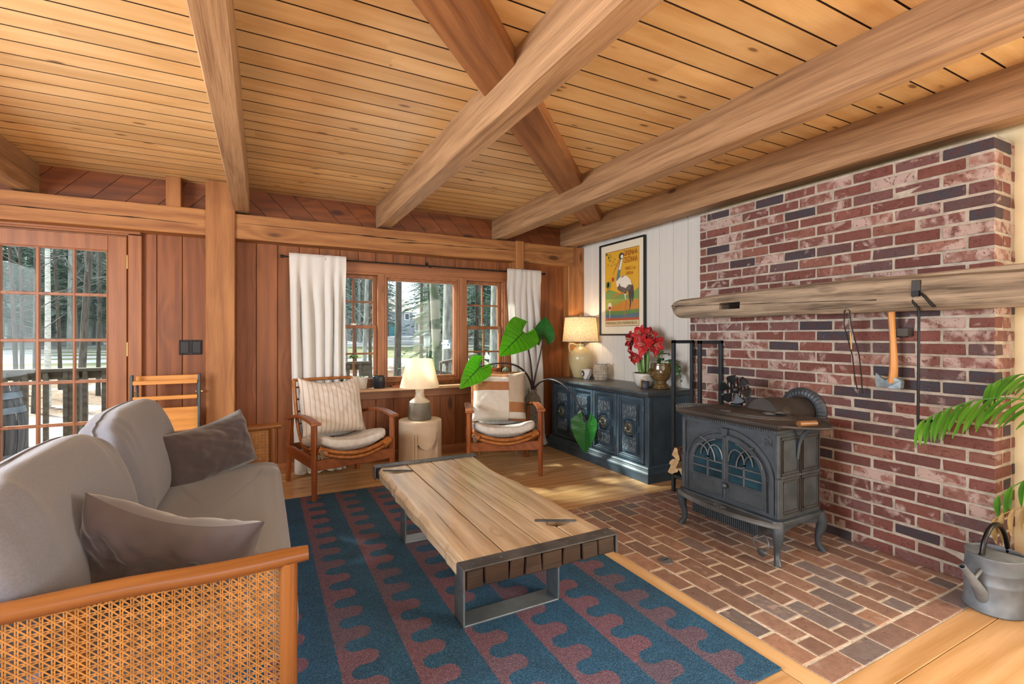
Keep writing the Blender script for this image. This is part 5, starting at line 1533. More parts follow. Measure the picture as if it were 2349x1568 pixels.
# ================================================================ cast iron stove (local: x to the viewer's right, y towards the chimney, z up)
pm('cast_iron', '#545c63', '#41484e', scale=9, rough=0.5, metal=0.45, rr=0.25, bs=0.12, bscale=180, bd=0.002)
pm('cast_iron_worn', '#7e8487', '#55595c', scale=6, rough=0.45, metal=0.5, rr=0.2, bs=0.1, bscale=140, bd=0.002)
pm('cast_iron_rust_lit', '#524d49', '#3f3c3a', scale=5, rough=0.55, metal=0.4, bs=0.1, bscale=140, bd=0.002)  # warm lamp reflection put into the iron colour; shared with the rust plate
pm('wood_grip', '#8b6238', '#6d4a28', rough=0.4)
pm('fan_metal', '#3a3e42', '#2c2f33', rough=0.3, metal=0.7)
pm('stove_glass', '#16262e', '#284450', scale=6, rough=0.06, Coat_Weight=0.4)
ST = (2.478, 1.985, 0)
st = thing('wood_stove', 'black cast iron wood stove with arched glass doors', 'stove', ST, -90)
HB = 0.328      # half width of the body
def band(m, outer, inner, y0, y1):
    n = len(outer)
    P0 = [(x, y0, z) for x, z in outer]; P1 = [(x, y0, z) for x, z in inner]
    Q0 = [(x, y1, z) for x, z in outer]; Q1 = [(x, y1, z) for x, z in inner]
    vs = P0 + P1 + Q0 + Q1
    for i in range(n-1):
        m.add([], []) if False else None
    fs = []
    for i in range(n-1):
        fs += [(i, n+i, n+i+1, i+1), (2*n+i, 2*n+i+1, 3*n+i+1, 3*n+i), (i, i+1, 2*n+i+1, 2*n+i), (n+i, 3*n+i, 3*n+i+1, n+i+1)]
    fs += [(0, 2*n, 3*n, n), (n-1, 2*n-1, 4*n-1, 3*n-1)]
    m.add(vs, fs); return m
def gar(hw, zs, apex, z0, n=28):
    """outline of a wide arch from lower left over the apex to lower right"""
    return [(-hw, z0)] + arc(0, zs, hw, 180, 0, n, rz=apex-zs) + [(hw, z0)]
MB().box((-HB, 0.02, 0.235), (HB, 0.40, 0.715)).build('body', 'cast_iron', st, bevel=0.004)
# front face plate with its spandrels, arch mouldings
fp = MB(); ring(fp, -HB, HB, 0.25, 0.712, 0.016, 0.008, 0.03)
band(fp, gar(0.308, 0.44, 0.690, 0.25), gar(0.290, 0.44, 0.672, 0.25), 0.006, 0.03)
band(fp, gar(0.290, 0.44, 0.672, 0.25), gar(0.276, 0.44, 0.658, 0.25), 0.012, 0.03)
fp.build('front_frame', 'cast_iron', st)
bd_ = MB()
for x, z in gar(0.272, 0.44, 0.654, 0.26, 70)[1:-1]: bd_.sphere((x, 0.007, z), 0.0042, 6, 4)
bd_.build('beading', 'cast_iron', st)
# two doors, each a quarter of the arch with glazing bars
for s in (-1, 1):
    def side(pts): return [(x*s, z) for x, z in pts]
    out = [(0.004, 0.262), (0.004, 0.652)] + [(0.266*math.cos(R(a)), 0.44+0.212*math.sin(R(a))) for a in range(88, -1, -6)] + [(0.266, 0.262)]
    inn = [(0.022, 0.375), (0.022, 0.622)] + [(0.240*math.cos(R(a)), 0.44+0.184*math.sin(R(a))) for a in range(84, -4, -6)][:15] + [(0.240, 0.375)]
    while len(inn) < len(out): inn.insert(2, inn[2])
    inn = inn[:len(out)]
    inn[-1] = (0.240, 0.375)
    dm_ = MB(); band(dm_, side(out), side(inn), 0.000, 0.018)
    dm_.box((min(0.004*s, 0.266*s), 0.001, 0.262), (max(0.004*s, 0.266*s), 0.018, 0.376))
    d = dm_.build('door', 'cast_iron', st)
    g = MB().add([(x, 0.012, z) for x, z in side(inn)], [tuple(range(len(inn)))])
    g.build('pane', 'stove_glass', d)
    bars = MB()
    bars.bar((s*0.128, 0.004, 0.375), (s*0.128, 0.004, 0.50), 0.008, 0.012, up=(0,1,0))
    for z in (0.425, 0.475):
        bars.bar((s*0.022, 0.004, z), (s*0.240, 0.004, z), 0.012, 0.007)
    def curve(pts): bars.tube([(s*x, 0.003, z) for x, z in pts], 0.0055, 6)
    curve(arc(0.075, 0.50, 0.053, 0, 180, 12, 0.075)); curve(arc(0.184, 0.50, 0.056, 0, 180, 12, 0.06))
    curve(arc(0.022, 0.50, 0.16, 0, 72, 10, 0.115)); curve(arc(0.24, 0.475, 0.165, 108, 180, 10, 0.14))
    bars.bar((s*0.128, 0.004, 0.49), (s*0.128, 0.004, 0.505), 0.008, 0.012, up=(0,1,0))
    bars.build('glazing_bars', 'cast_iron_worn', d)
    pl = MB(); ring(pl, min(s*0.016, s*0.256), max(s*0.016, s*0.256), 0.272, 0.366, 0.006, -0.003, 0.004); pl.build('lower_panel', 'cast_iron', d)
MB().box((-0.006, -0.008, 0.262), (0.006, 0.01, 0.640)).build('astragal', 'cast_iron', st, bevel=0.003)
MB().prism([(-0.018, 0.648), (0.018, 0.648), (0.026, 0.690), (-0.026, 0.690)], -0.010, 0.02).build('keystone', 'cast_iron', st, bevel=0.002)
MB().sphere((0.012, -0.022, 0.352), (0.020, 0.014, 0.017), 12, 8).cyl((0.012, 0.0, 0.352), (0.012, -0.02, 0.352), 0.008, n=8).build('door_handle', 'cast_iron', st)
# dentil course under the top
dn = MB()
n = 44
for i in range(n):
    x = lerp(-HB+0.004, HB-0.016, i/(n-1)); dn.box((x, 0.000, 0.716), (x+0.009, 0.02, 0.728))
dn.build('dentils', 'cast_iron', st)['kind'] = 'stuff'
MB().box((-HB, 0.006, 0.713), (HB, 0.40, 0.731)).build('frieze', 'cast_iron', st)
# top plate with a moulded edge
tp = MB()
prof = [(0.008, 0.729), (0.012, 0.735), (0.022, 0.742), (0.030, 0.750), (0.032, 0.758), (0.028, 0.766), (0.0, 0.768)]
vs = []
for o, z in prof: vs += [(-HB-o, 0.42+o*0.5, z), (-HB-o, 0.0-o, z), (HB+o, 0.0-o, z), (HB+o, 0.42+o*0.5, z)]
tp.add(vs, [(i*4+j, i*4+(j+1) % 4, i*4+4+(j+1) % 4, i*4+4+j) for i in range(len(prof)-1) for j in range(4)])
tp.add(vs[:4], [(3,2,1,0)]); tp.add(vs[-4:], [(0,1,2,3)])
tp.build('top_plate', 'cast_iron_rust_lit', st)
ov = MB()
for r0, z0, r1, z1 in ((1.0, 0.767, 0.985, 0.774), (0.985, 0.774, 0.93, 0.776), (0.93, 0.776, 0.915, 0.782), (0.915, 0.782, 0, 0.784)):
    k = 56
    ov.add([(0.29*r*math.cos(2*PI*i/k), 0.205+0.165*r*math.sin(2*PI*i/k), z) for r, z in ((r0, z0), (r1, z1)) for i in range(k)], [(i, (i+1) % k, k+(i+1) % k, k+i) for i in range(k)], 0, True)
ov.build('top_lid', 'cast_iron_rust_lit', st)
sh = MB()
for i in range(7):
    a = R(-75 + i*25)
    sh.sphere((0.028*math.sin(a)-0.05, 0.075-0.022*math.cos(a), 0.786), (0.009, 0.016, 0.008), 8, 6)
sh.build('lid_shell', 'cast_iron_rust_lit', st)
# side shelves: open lattice trivets
def trivet(s):
    fr_ = MB()
    k = 20
    outl = [(s*(HB+0.03 + 0.150*math.sin(PI*i/k)), lerp(-0.005, 0.36, i/k) ) for i in range(k+1)]
    fr_.tube([(x, y, 0.760) for x, y in outl], 0.008, 6)
    fr_.bar((s*(HB+0.03), -0.01, 0.760), (s*(HB+0.03), 0.37, 0.760), 0.02, 0.010)
    def inside(x, y):
        t = (y+0.005)/0.365
        return 0 < t < 1 and abs(x) < HB+0.03+0.150*math.sin(PI*t)
    for sg in (1, -1):
        for c in range(-14, 34):
            p = None; seg = []
            for i in range(40):
                xx = HB+0.03 + 0.16*i/39; yy = c*0.021 + sg*(xx-HB-0.03)*1.0
                if inside(xx, yy): seg.append((s*xx, yy, 0.761))
            if len(seg) > 1: fr_.bar(seg[0], seg[-1], 0.0055, 0.006)
    o = fr_.build('side_shelf', 'cast_iron_worn' if s < 0 else 'cast_iron_rust_lit', st)
    br_ = MB().tube(bez([(s*(HB+0.004), 0.18, 0.56), (s*(HB+0.012), 0.18, 0.66), (s*(HB+0.02), 0.18, 0.73), (s*(HB+0.12), 0.18, 0.752)], 10), [0.008]*5+[0.012]*3+[0.014]*3, 8)
    br_.build('shelf_bracket', 'cast_iron', o)
trivet(-1); trivet(1)
MB().tube([(HB+0.085, 0.06, 0.779), (HB+0.115, 0.16, 0.779)], 0.0155, 14).tube([(HB+0.084-0.003+0.009*math.cos(k*0.7)*(1-k/22), 0.055, 0.779+0.009*math.sin(k*0.7)*(1-k/22)) for k in range(20)], 0.0018, 4).build('coil_grip', 'wood_grip', st)
# sides with sunk panels
for s in (-1, 1):
    sp_ = MB()
    x0, x1 = (HB, HB+0.006) if s > 0 else (-HB-0.006, -HB)
    for ya, yb3 in ((0.035, 0.205), (0.215, 0.385)):
        for za, zb3 in ((0.262, 0.462), (0.478, 0.690)):
            for q in range(2):
                e = q*0.016
                w3 = 0.012
                sp_.box((x0, ya+e, za+e), (x1, ya+e+w3*0.4, zb3-e)).box((x0, yb3-e-w3*0.4, za+e), (x1, yb3-e, zb3-e)).box((x0, ya+e, za+e), (x1, yb3-e, za+e+w3*0.4)).box((x0, ya+e, zb3-e-w3*0.4), (x1, yb3-e, zb3-e))
    sp_.build('side_panel', 'cast_iron_rust_lit' if s > 0 else 'cast_iron', st)  # near side gets the iron tinted with warm lamp reflection
    MB().box((s*HB-0.014, 0.0, 0.25), (s*HB+0.010, 0.045, 0.466)).box((s*HB-0.012, 0.004, 0.47), (s*HB+0.006, 0.03, 0.71)).build('corner_pilaster', 'cast_iron', st, bevel=0.004)
# base, ash lip, grille
MB().box((-HB-0.022, -0.005, 0.205), (HB+0.022, 0.405, 0.240)).build('base_plate', 'cast_iron', st, bevel=0.010, seg=2)
lip = MB()
k = 32
front = [(lerp(-HB-0.03, HB+0.03, i/k), -0.015 - 0.085*math.sin(PI*i/k)**0.55) for i in range(k+1)]
for z0, e0, z1, e1 in ((0.205, 0.012, 0.212, 0.0), (0.212, 0.0, 0.226, 0.0), (0.226, 0.0, 0.234, 0.010), (0.234, 0.010, 0.228, 0.020)):
    A = [(x*(1-e0), y+e0, z0) for x, y in front]; B = [(x*(1-e1), y+e1, z1) for x, y in front]
    lip.add(A+B, [(i, i+1, k+2+i, k+1+i) for i in range(k)], 0, True)
T = [(x*0.98, y+0.020, 0.228) for x, y in front]; Tb = [(x*0.98, 0.01, 0.230) for x, y in front]
lip.add(T+Tb, [(i, i+1, k+2+i, k+1+i) for i in range(k)])
Bm = [(x, y+0.012, 0.205) for x, y in front]; Bb = [(x, 0.01, 0.205) for x, y in front]
lip.add(Bm+Bb, [(i, k+1+i, k+2+i, i+1) for i in range(k)])
lip.build('ash_lip', 'cast_iron_worn', st)
sh = MB()
for i in range(9):
    a = R(-80 + i*20)
    sh.tube([(0, -0.04, 0.236), (0.040*math.sin(a), -0.04-0.048*math.cos(a)*0.75, 0.233)], [0.003, 0.007], 6)
sh.build('shell_ornament', 'cast_iron_worn', st)
gr_ = MB().box((-0.23, -0.02, 0.125), (0.23, 0.30, 0.205))
gr_.build('ash_box', 'cast_iron', st)
rb_ = MB()
for i in range(34):
    x = lerp(-0.225, 0.219, i/33); rb_.box((x, -0.028, 0.128), (x+0.006, -0.018, 0.204))
rb_.build('grille_ribs', 'cast_iron', st)['kind'] = 'stuff'
# cabriole legs
for sx in (-1, 1):
    for y0, sy in ((0.015, -1), (0.385, 1)):
        x0 = sx*(HB-0.01)
        pts = [(x0, y0, 0.225), (x0+sx*0.018, y0+sy*0.014, 0.185), (x0+sx*0.016, y0+sy*0.012, 0.14), (x0+sx*0.004, y0+sy*0.002, 0.085), (x0+sx*0.004, y0+sy*0.002, 0.045), (x0+sx*0.018, y0+sy*0.016, 0.014), (x0+sx*0.022, y0+sy*0.02, 0.002)]
        MB().tube(pts, [0.040, 0.034, 0.026, 0.018, 0.016, 0.020, 0.022], 10).build('leg', 'cast_iron', st)
    ap = MB()
    ap.prism([(0.03, 0.21), (0.10, 0.21), (0.30, 0.21), (0.37, 0.21), (0.35, 0.17), (0.29, 0.185), (0.20, 0.20), (0.11, 0.185), (0.05, 0.17)], sx*(HB-0.005), sx*(HB+0.008), fn=lambda a, b, c: (b, a, c))
    ap.build('leg_apron', 'cast_iron', st)
# oval pull hanging under the ash lip
MB().sphere((0.262, -0.03, 0.055), (0.030, 0.010, 0.022), 16, 8).build('ash_pull', 'cast_iron_worn', st)
MB().tube(bez([(0.262, -0.03, 0.06), (0.32, -0.05, 0.08), (0.32, -0.03, 0.13), (0.27, -0.02, 0.15)], 10), 0.004, 6).tube(bez([(0.245, -0.03, 0.06), (0.20, -0.05, 0.10), (0.215, -0.03, 0.13), (0.235, -0.02, 0.135)], 10), 0.004, 6).build('pull_wire', 'cast_iron_worn', st)
# maker's plate: raised crest and name
em = MB()
cx, cz = 0.268, 0.660
for dx in (-0.014, 0.0, 0.014):
    em.tube([(cx+dx-0.008, 0.006, cz), (cx+dx, 0.004, cz+0.012), (cx+dx+0.008, 0.006, cz)], 0.002, 5)
em.tube(arc3 := [(cx+0.024*math.cos(R(a)), 0.005, cz+0.004+0.022*math.sin(R(a))) for a in range(0, 181, 20)], 0.0016, 5)
em.sphere((cx, 0.005, cz+0.028), 0.004, 6, 4)
em.build('crest', 'cast_iron_worn', st)
lettering('nameplate', 'JØTUL', cx, cz-0.021, 0.022, 'cast_iron_worn', st, 0.006, 0.058, ext=0.003)
# flue: short oval neck back to a fluted collar on the brick
MB().tube([(0.03, 0.30, 0.752), (0.035, 0.45, 0.752), (0.04, 0.58, 0.752), (0.045, 0.70, 0.752)], [0.105, 0.105, 0.092, 0.092], 32).build('flue_pipe', 'cast_iron_rust_lit', st)
MB().sphere((0.0, 0.40, 0.76), (0.16, 0.10, 0.080), 24, 14).build('flue_shoulder', 'cast_iron_rust_lit', st)
co = MB()
k = 72
def collar(u, v):
    a = 2*PI*u
    r = lerp(0.100, 0.155, v)
    y = 0.672 + 0.022*v - 0.012*math.sin(PI*v) - (0.003*(1 if int(u*k) % 2 else -1) if 0.25 < v < 0.85 else 0)
    return (0.045+r*math.cos(a), y, 0.752+r*math.sin(a))
co.grid(collar, k*2, 8, cu=True); co.build('flue_collar', 'cast_iron', st)

# ---- things on the stove
sf = thing('stove_fan', 'small black heat powered fan on the stove top', 'fan', (2.80, 2.155, 0.784), -62)
MB().box((-0.035, -0.03, 0), (0.035, 0.04, 0.014)).box((-0.014, -0.012, 0.012), (0.014, 0.014, 0.075)).build('base', 'black_iron', sf, bevel=0.003)
fins = MB()
for i in range(7):
    x = lerp(-0.062, 0.062, i/6)
    hh = 0.19 - 0.5*abs(x)*0.6
    pts = [(0.020, 0.055), (0.075, 0.075), (0.085, hh*0.72), (0.060, hh*0.78), (0.070, hh*0.9), (0.030, hh)]
    fins.prism([(y, z) for y, z in pts], x-0.0018, x+0.0018, fn=lambda a, b, c: (b, a, c))
fins.build('heat_fins', 'black_iron', sf)
MB().cyl((0, 0.03, 0.108), (0, -0.035, 0.108), 0.016, n=14).lathe([(0.020, 0), (0.018, 0.014), (0.008, 0.018), (0, 0.018)], 14, M=Euler((R(90), 0, 0)).to_matrix(), c=(0, -0.035, 0.108)).build('hub', 'black_iron', sf)
bl = MB()
def blade(u, v):
    r = lerp(0.016, 0.098, v); w = 0.30 + 0.62*smooth(v*1.2) - 0.25*max(0, v-0.75)/0.25
    a = (u-0.5)*w
    tw = 0.55*(1-0.3*v)
    return (r*math.cos(a), (u-0.5)*w*r*tw, r*math.sin(a))
bl.grid(blade, 8, 8)
bme = bl.mesh('blade', 'fan_metal')
for i in range(6):
    o = link('blade', bme, sf, loc=(0, -0.040, 0.108), rot=(0, R(60*i+15), 0))
    sd = o.modifiers.new('thick', 'SOLIDIFY'); sd.thickness = 0.0015
for i, (x, y, lab) in enumerate(((2.665, 1.83, 'round stove thermometer lying nearest the stove lid edge'), (2.715, 1.80, 'round stove thermometer lying half over its twin'))):
    tg = thing('stove_thermometer', lab, 'thermometer', (x, y, 0.7845 + i*0.006), 20*i, 'stove thermometers')
    MB().lathe([(0, 0), (0.036, 0), (0.037, 0.003), (0.033, 0.006), (0, 0.006)], 24).build('case', 'cast_iron', tg)
    MB().lathe([(0, 0.0063), (0.026, 0.0063), (0.026, 0.0068), (0.0, 0.0068)], 20).build('dial', 'steel_latch', tg)
cap = thing('floor_cap', 'round dull metal cap set in the hearth bricks', 'cap', (1.985, 1.975, 0.003))
MB().lathe([(0, 0.006), (0.028, 0.006), (0.030, 0.004), (0.036, 0.004), (0.038, 0.006), (0.041, 0.0)], 28).build('lid', 'hoop_steel', cap)
MB().box((-0.020, -0.002, 0.006), (0.020, 0.002, 0.0075)).build('slot', 'dark_gap', cap)

# ---- firewood rack and logs
pm('rack_reflect', '#333b42', '#2a3138', rough=0.35, metal=0.3)  # black iron lightened towards blue to stand in for window reflection
wr_ = thing('firewood_rack', 'tall black square tube firewood rack behind the stove', 'rack', (2.93, 2.70, 0.002))
T_ = 0.026
rx0, rx1, ry0_, ry1_ = 0.0, 0.215, -0.13, 0.13
# two tall end frames, joined at the bottom by a log tray
for yy, xa, xb in ((ry1_, 0.0, 0.205), (ry0_, 0.0, 0.23)):
    for x in (xa, xb):
        MB().box((x-T_/2, yy-T_/2, 0), (x+T_/2, yy+T_/2, 1.21)).build('upright', 'rack_reflect', wr_, bevel=0.002)
    MB().box((xa-T_/2, yy-T_/2, 1.21-T_), (xb+T_/2, yy+T_/2, 1.21)).build('top_bar', 'rack_reflect', wr_, bevel=0.002)
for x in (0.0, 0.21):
    MB().box((x-T_/2, ry0_, 0.115), (x+T_/2, ry1_, 0.115+T_)).build('tray_bar', 'rack_reflect', wr_, bevel=0.002)
MB().box((0.0, ry0_, 0.130), (0.21, ry1_, 0.142)).build('tray', 'rack_reflect', wr_)
wood('split_wood', '#d8bf98', '#b9976a', '#7d5a38', 'X', knots=0.15, rough=0.85, rnd=0.2, bs=0.4)
pm('log_bark', '#6d4f38', '#503726', scale=14, rough=0.95, bs=0.7)
rg = random.Random(4)
def split_log(label, y, z, ang, r=0.075, L=0.30, x=2.885):
    o = thing('split_log', label, 'log', (x, y, z), 0, 'split firewood logs')
    pts = [(0, 0)] + [(r*math.cos(R(ang+a)), r*math.sin(R(ang+a))) for a in range(0, 101, 20)]
    cxm = sum(p[0] for p in pts)/len(pts); czm = sum(p[1] for p in pts)/len(pts)
    pts = [(p[0]-cxm+rg.uniform(-.006, .006), p[1]-czm+rg.uniform(-.006, .006)) for p in pts]
    n = len(pts)
    a = [(0.004*rg.uniform(-1, 1) - 0.02, p[0], p[1]) for p in pts]; b = [(L, p[0], p[1]) for p in pts]
    MB().add(a+b, [tuple(range(n))[::-1], tuple(range(n, 2*n))] + [(i, (i+1) % n, (i+1) % n+n, i+n) for i in (0, n-1)]).build('heartwood', 'split_wood', o)
    MB().add([(v[0], v[1]*1.02, v[2]*1.02) for v in a+b], [(i, i+1, i+1+n, i+n) for i in range(1, n-1)]).build('bark', 'log_bark', o)
split_log('split log lying lowest in the rack beside the stove', 2.775, 0.187, 200)
split_log('split log in the bottom of the rack with bark side down', 2.672, 0.185, 250)
split_log('pale wedge log second from the bottom of the rack', 2.765, 0.262, 20)
split_log('topmost split log in the rack with a pale torn end', 2.735, 0.325, 110, 0.08)
split_log('split log resting against the rear of the rack stack', 2.655, 0.265, 330)

# ================================================================ mantel beam and what hangs on it
wood('mantel_wood', '#a6947d', '#56483b', '#33281f', 'Y', knots=0.35, rough=0.9, rnd=0, bs=1.0, rings=0.3, across=12, kden=2.2, sc=1.1)
ma = thing('mantel_beam', 'weathered hand hewn mantel beam across the brick wall', 'mantel', (3.0, 1.7, 1.38))
mb_ = MB(); n = 90; vs = []
for k in range(n+1):
    t = k/n; y = 2.93 - 2.45*t
    d = (2.93-y)
    top = 0.165 + 0.030*smooth(d/1.2) - 0.02*smooth((d-1.3)/0.8) + 0.006*nz(y*3, 2)
    bot = 0.012 - 0.012*smooth(d/0.7) + 0.006*nz(y*2.3, 5) + (0.018 if k == 0 else 0.0)
    if k < 4: bot += 0.030*(1-k/4)**2; top -= 0.012*(1-k/4)**2
    fx = -0.005 + 0.012*nz(y*2.2, 8) + 0.004*nz(y*9, 3) + (0.02*(1-k/3) if k < 3 else 0)
    ring8 = [(fx+0.030, bot), (0.178, bot+0.004), (0.178, top), (fx+0.045, top), (fx+0.012, top-0.018), (fx, top-0.06), (fx-0.004, bot+0.06), (fx+0.008, bot+0.018)]
    for q, (x, z) in enumerate(ring8):
        vs.append((x + 0.003*nz(y*11, q*3.3), y-1.7, z + 0.003*nz(y*12, q*2.1, 4)))
mb_.add(vs, [(k*8+q, (k+1)*8+q, (k+1)*8+(q+1) % 8, k*8+(q+1) % 8) for k in range(n) for q in range(8)] + [tuple(range(8)), tuple(n*8+q for q in range(8))[::-1]])
mo_ = mb_.build('beam', 'mantel_wood', None)
carve(mo_, MB().box((-0.05, 2.275-1.7, 0.060), (0.14, 2.445-1.7, 0.108)))
mo_.parent = ma
MB().box((0.10, 2.272-1.7, 0.055), (0.145, 2.448-1.7, 0.112)).build('mortise_shade', 'crack', ma)  # dark box added as painted shade deep in the mortise
sh2 = MB(); A, B = [], []
for k in range(61):
    y = 2.92 - 1.5*k/60; fx = -0.012 + 0.012*nz(y*2.2, 8) + 0.004*nz(y*9, 3)
    z = 0.110 - 0.045*(k/60) + 0.004*nz(y*5, 1); w = 0.0028*(0.4+abs(nz(y*4, 6))*1.3)
    A.append((fx-0.001, y-1.7, z+w)); B.append((fx-0.001, y-1.7, z-w))
sh2.add(A+B, [(k, k+1, k+62, k+61) for k in range(60)]); sh2.build('shake', 'crack', ma)
rough_beam('split_ledge', 'mantel_wood', (0.035, 0.48-1.7, 0.150), (0.178, 1.52-1.7, 0.198), 'y', '', amp=0.010, seed=3, n=30, parent=ma, chamfer=0.012)
MB().box((-0.012, 1.225-1.7, 0.095), (0.004, 1.262-1.7, 0.155)).build('rust_plate', 'cast_iron_rust_lit', ma, bevel=0.002)

wood('axe_handle', '#c98f4e', '#b2763a', '#8a5526', 'Z', knots=0.02, rough=0.4, rnd=0, bs=0.05, across=16)
pm('axe_steel', '#b4c4cd', '#8598a3', scale=16, rough=0.35, metal=0.5)
# local: x to the viewer's right, y to the wall
ax_ = thing('hatchet', 'small hatchet with a curved ash handle hung head down', 'hatchet', (3.085, 1.385, 0.99), -90)
hp_ = [(-0.006, 0.0), (0.000, 0.03), (0.006, 0.10), (0.004, 0.18), (-0.006, 0.27), (-0.012, 0.34), (-0.008, 0.43), (-0.014, 0.475)]
P_ = bez([(x, 0, z) for x, z in hp_], 20)
MB().tube(P_, [0.026 + 0.004*math.sin(i/20*PI*2+1) + (0.008 if i > 17 else 0) for i in range(21)], 12, flat=0.62).build('handle', 'axe_handle', ax_)
MB().tube([(-0.030, 0, 0.455), (-0.016, 0, 0.463), (0.0, 0, 0.468)], [0.014, 0.018, 0.016], 10, flat=0.7).build('knob', 'axe_handle', ax_)
MB().cyl((-0.018, -0.026, 0.448), (-0.018, 0.026, 0.448), 0.006, n=10).build('lanyard_hole', 'log_bark', ax_)
hd = MB()
outl = [(0.040, -0.028), (0.044, 0.012), (0.028, 0.026), (0.000, 0.034), (-0.014, 0.022), (-0.030, 0.012), (-0.055, 0.024), (-0.086, 0.052), (-0.090, 0.0), (-0.082, -0.034), (-0.050, -0.026), (-0.02, -0.028), (0.0, -0.034)]
th = lambda x: 0.017*(1-smooth((-x-0.02)/0.07)) + 0.002
n = len(outl)
vs = [(x, -th(x), z) for x, z in outl] + [(x, th(x), z) for x, z in outl]
hd.add(vs, [tuple(range(n)), tuple(range(n, 2*n))[::-1]] + [(i, i+n, (i+1) % n+n, (i+1) % n) for i in range(n)])
hd.build('head', 'axe_steel', ax_, bevel=0.002)
MB().box((0.004, 0.018, 0.255), (0.056, 0.09, 0.300)).box((-0.04, 0.06, 0.25), (0.03, 0.095, 0.262)).build('wall_hanger', 'cast_iron_rust_lit', ax_, bevel=0.002)

pk = thing('fire_poker', 'long black iron fire poker with a barbed tip', 'poker', (3.0, 1.238, 0.75), -90)
MB().tube([(-0.006, 0, 0.715), (-0.022, 0, 0.695), (-0.020, 0, 0.672), (0.002, 0, 0.64), (0.004, 0, 0.60), (0.002, 0, 0.30), (0.0, 0, 0.06), (0.0, 0, 0.0)], [0.0065]*7+[0.003], 8).build('shaft', 'black_iron', pk)
MB().tube(bez([(0.0, 0, 0.065), (0.02, 0, 0.062), (0.055, -0.004, 0.058), (0.072, -0.004, 0.078)], 8), [0.006]*6+[0.005, 0.004, 0.003], 8).build('barb', 'black_iron', pk)
hk = thing('wall_hook', 'hand forged iron hook on the mantel holding the poker', 'hook', (2.99, 1.235, 1.45), -90)
MB().tube(bez([(-0.01, 0.0, 0.02), (0.03, -0.02, 0.022), (0.045, -0.01, -0.02), (0.055, 0, -0.05), (0.070, 0, -0.055)], 12), 0.0065, 8).box((-0.022, -0.016, 0.000), (0.010, 0.004, 0.030)).build('hook', 'black_iron', hk)
cd = thing('spring_handle', 'coiled spring stove lifter on a long black leather loop', 'tool', (3.0, 1.575, 0.93), -90)
pm('leather', '#1d1a1a', rough=0.7)
MB().tube([(-0.014, 0.13, 0.0), (-0.018, 0.11, 0.08), (-0.020, 0.09, 0.2), (-0.018, 0.0, 0.38), (-0.014, -0.004, 0.46), (0.0, -0.006, 0.478), (0.014, -0.004, 0.46), (0.020, 0.0, 0.38), (0.017, 0.09, 0.2), (0.018, 0.11, 0.08), (0.014, 0.13, -0.02)], 0.0032, 6).build('lace', 'leather', cd)
MB().tube([(0.010*math.cos(k*0.7), 0.03+0.010*math.sin(k*0.7), 0.32+0.00115*k) for k in range(125)], 0.0018, 4).build('spring', 'steel_latch', cd)
MB().cyl((0.0, 0.04, 0.24), (0, 0.03, 0.34), 0.005, n=8).build('rod', 'brass', cd)

# ================================================================ watering can
pm('galvanized', '#87919a', '#6b747c', scale=9, rough=0.6, metal=0.35, rr=0.2)
wc_ = thing('watering_can', 'galvanized oval watering can with a black hoop handle', 'watering can', (3.0, 0.945, 0.0), 8)
wc_.scale = (0.89, 0.89, 0.89)
el = 0.86
def canp(prof, m):
    k = 40
    vs = [(r*math.cos(2*PI*i/k), r*el*math.sin(2*PI*i/k), z) for r, z in prof for i in range(k)]
    m.add(vs, [(j*k+i, j*k+(i+1) % k, (j+1)*k+(i+1) % k, (j+1)*k+i) for j in range(len(prof)-1) for i in range(k)], 0, True)
    return m
canp([(0, 0.002), (0.142, 0.002), (0.146, 0.006), (0.146, 0.012), (0.140, 0.016), (0.136, 0.14), (0.139, 0.146), (0.136, 0.152), (0.134, 0.20), (0.137, 0.205), (0.134, 0.21), (0.132, 0.275), (0.135, 0.28), (0.130, 0.281), (0.128, 0.27)], MB()).build('body', 'galvanized', wc_)
k = 20
hc = MB()
hc.add([(0.132*math.cos(R(90+180*i/k)), 0.132*el*math.sin(R(90+180*i/k)), 0.281) for i in range(k+1)] + [(0, lerp(0.132*el, -0.132*el, i/k), 0.292) for i in range(k+1)], [(i, i+1, k+2+i, k+1+i) for i in range(k)], 0, True)
hc.build('half_cover', 'galvanized', wc_)
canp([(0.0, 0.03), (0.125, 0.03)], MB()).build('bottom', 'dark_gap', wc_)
MB().tube([(-0.10, 0.02, 0.06), (-0.155, 0.03, 0.12), (-0.225, 0.05, 0.20), (-0.29, 0.066, 0.262)], [0.034, 0.026, 0.018, 0.014], 14, caps=False).build('spout', 'galvanized', wc_)
MB().lathe([(0.014, -0.004), (0.0165, 0), (0.014, 0.004), (0.011, 0.004)], 14, M=Vector((-0.043, 0.01, 0.045)).to_track_quat('Z', 'Y').to_matrix(), c=(-0.29, 0.066, 0.262)).build('spout_lip', 'galvanized', wc_)
MB().cyl((-0.200, 0.044, 0.182), (-0.115, 0.025, 0.222), 0.009, n=10).build('brace', 'galvanized', wc_)
MB().tube(bez([(-0.100, 0.03, 0.285), (-0.09, 0.02, 0.46), (0.11, -0.02, 0.50), (0.145, -0.03, 0.22)], 22), 0.0115, 10).build('handle', 'black_gloss', wc_)
for x, y, z in ((-0.100, 0.03, 0.28), (0.140, -0.03, 0.225)):
    MB().sphere((x, y, z), 0.016, 10, 6).build('handle_lug', 'black_iron', wc_)
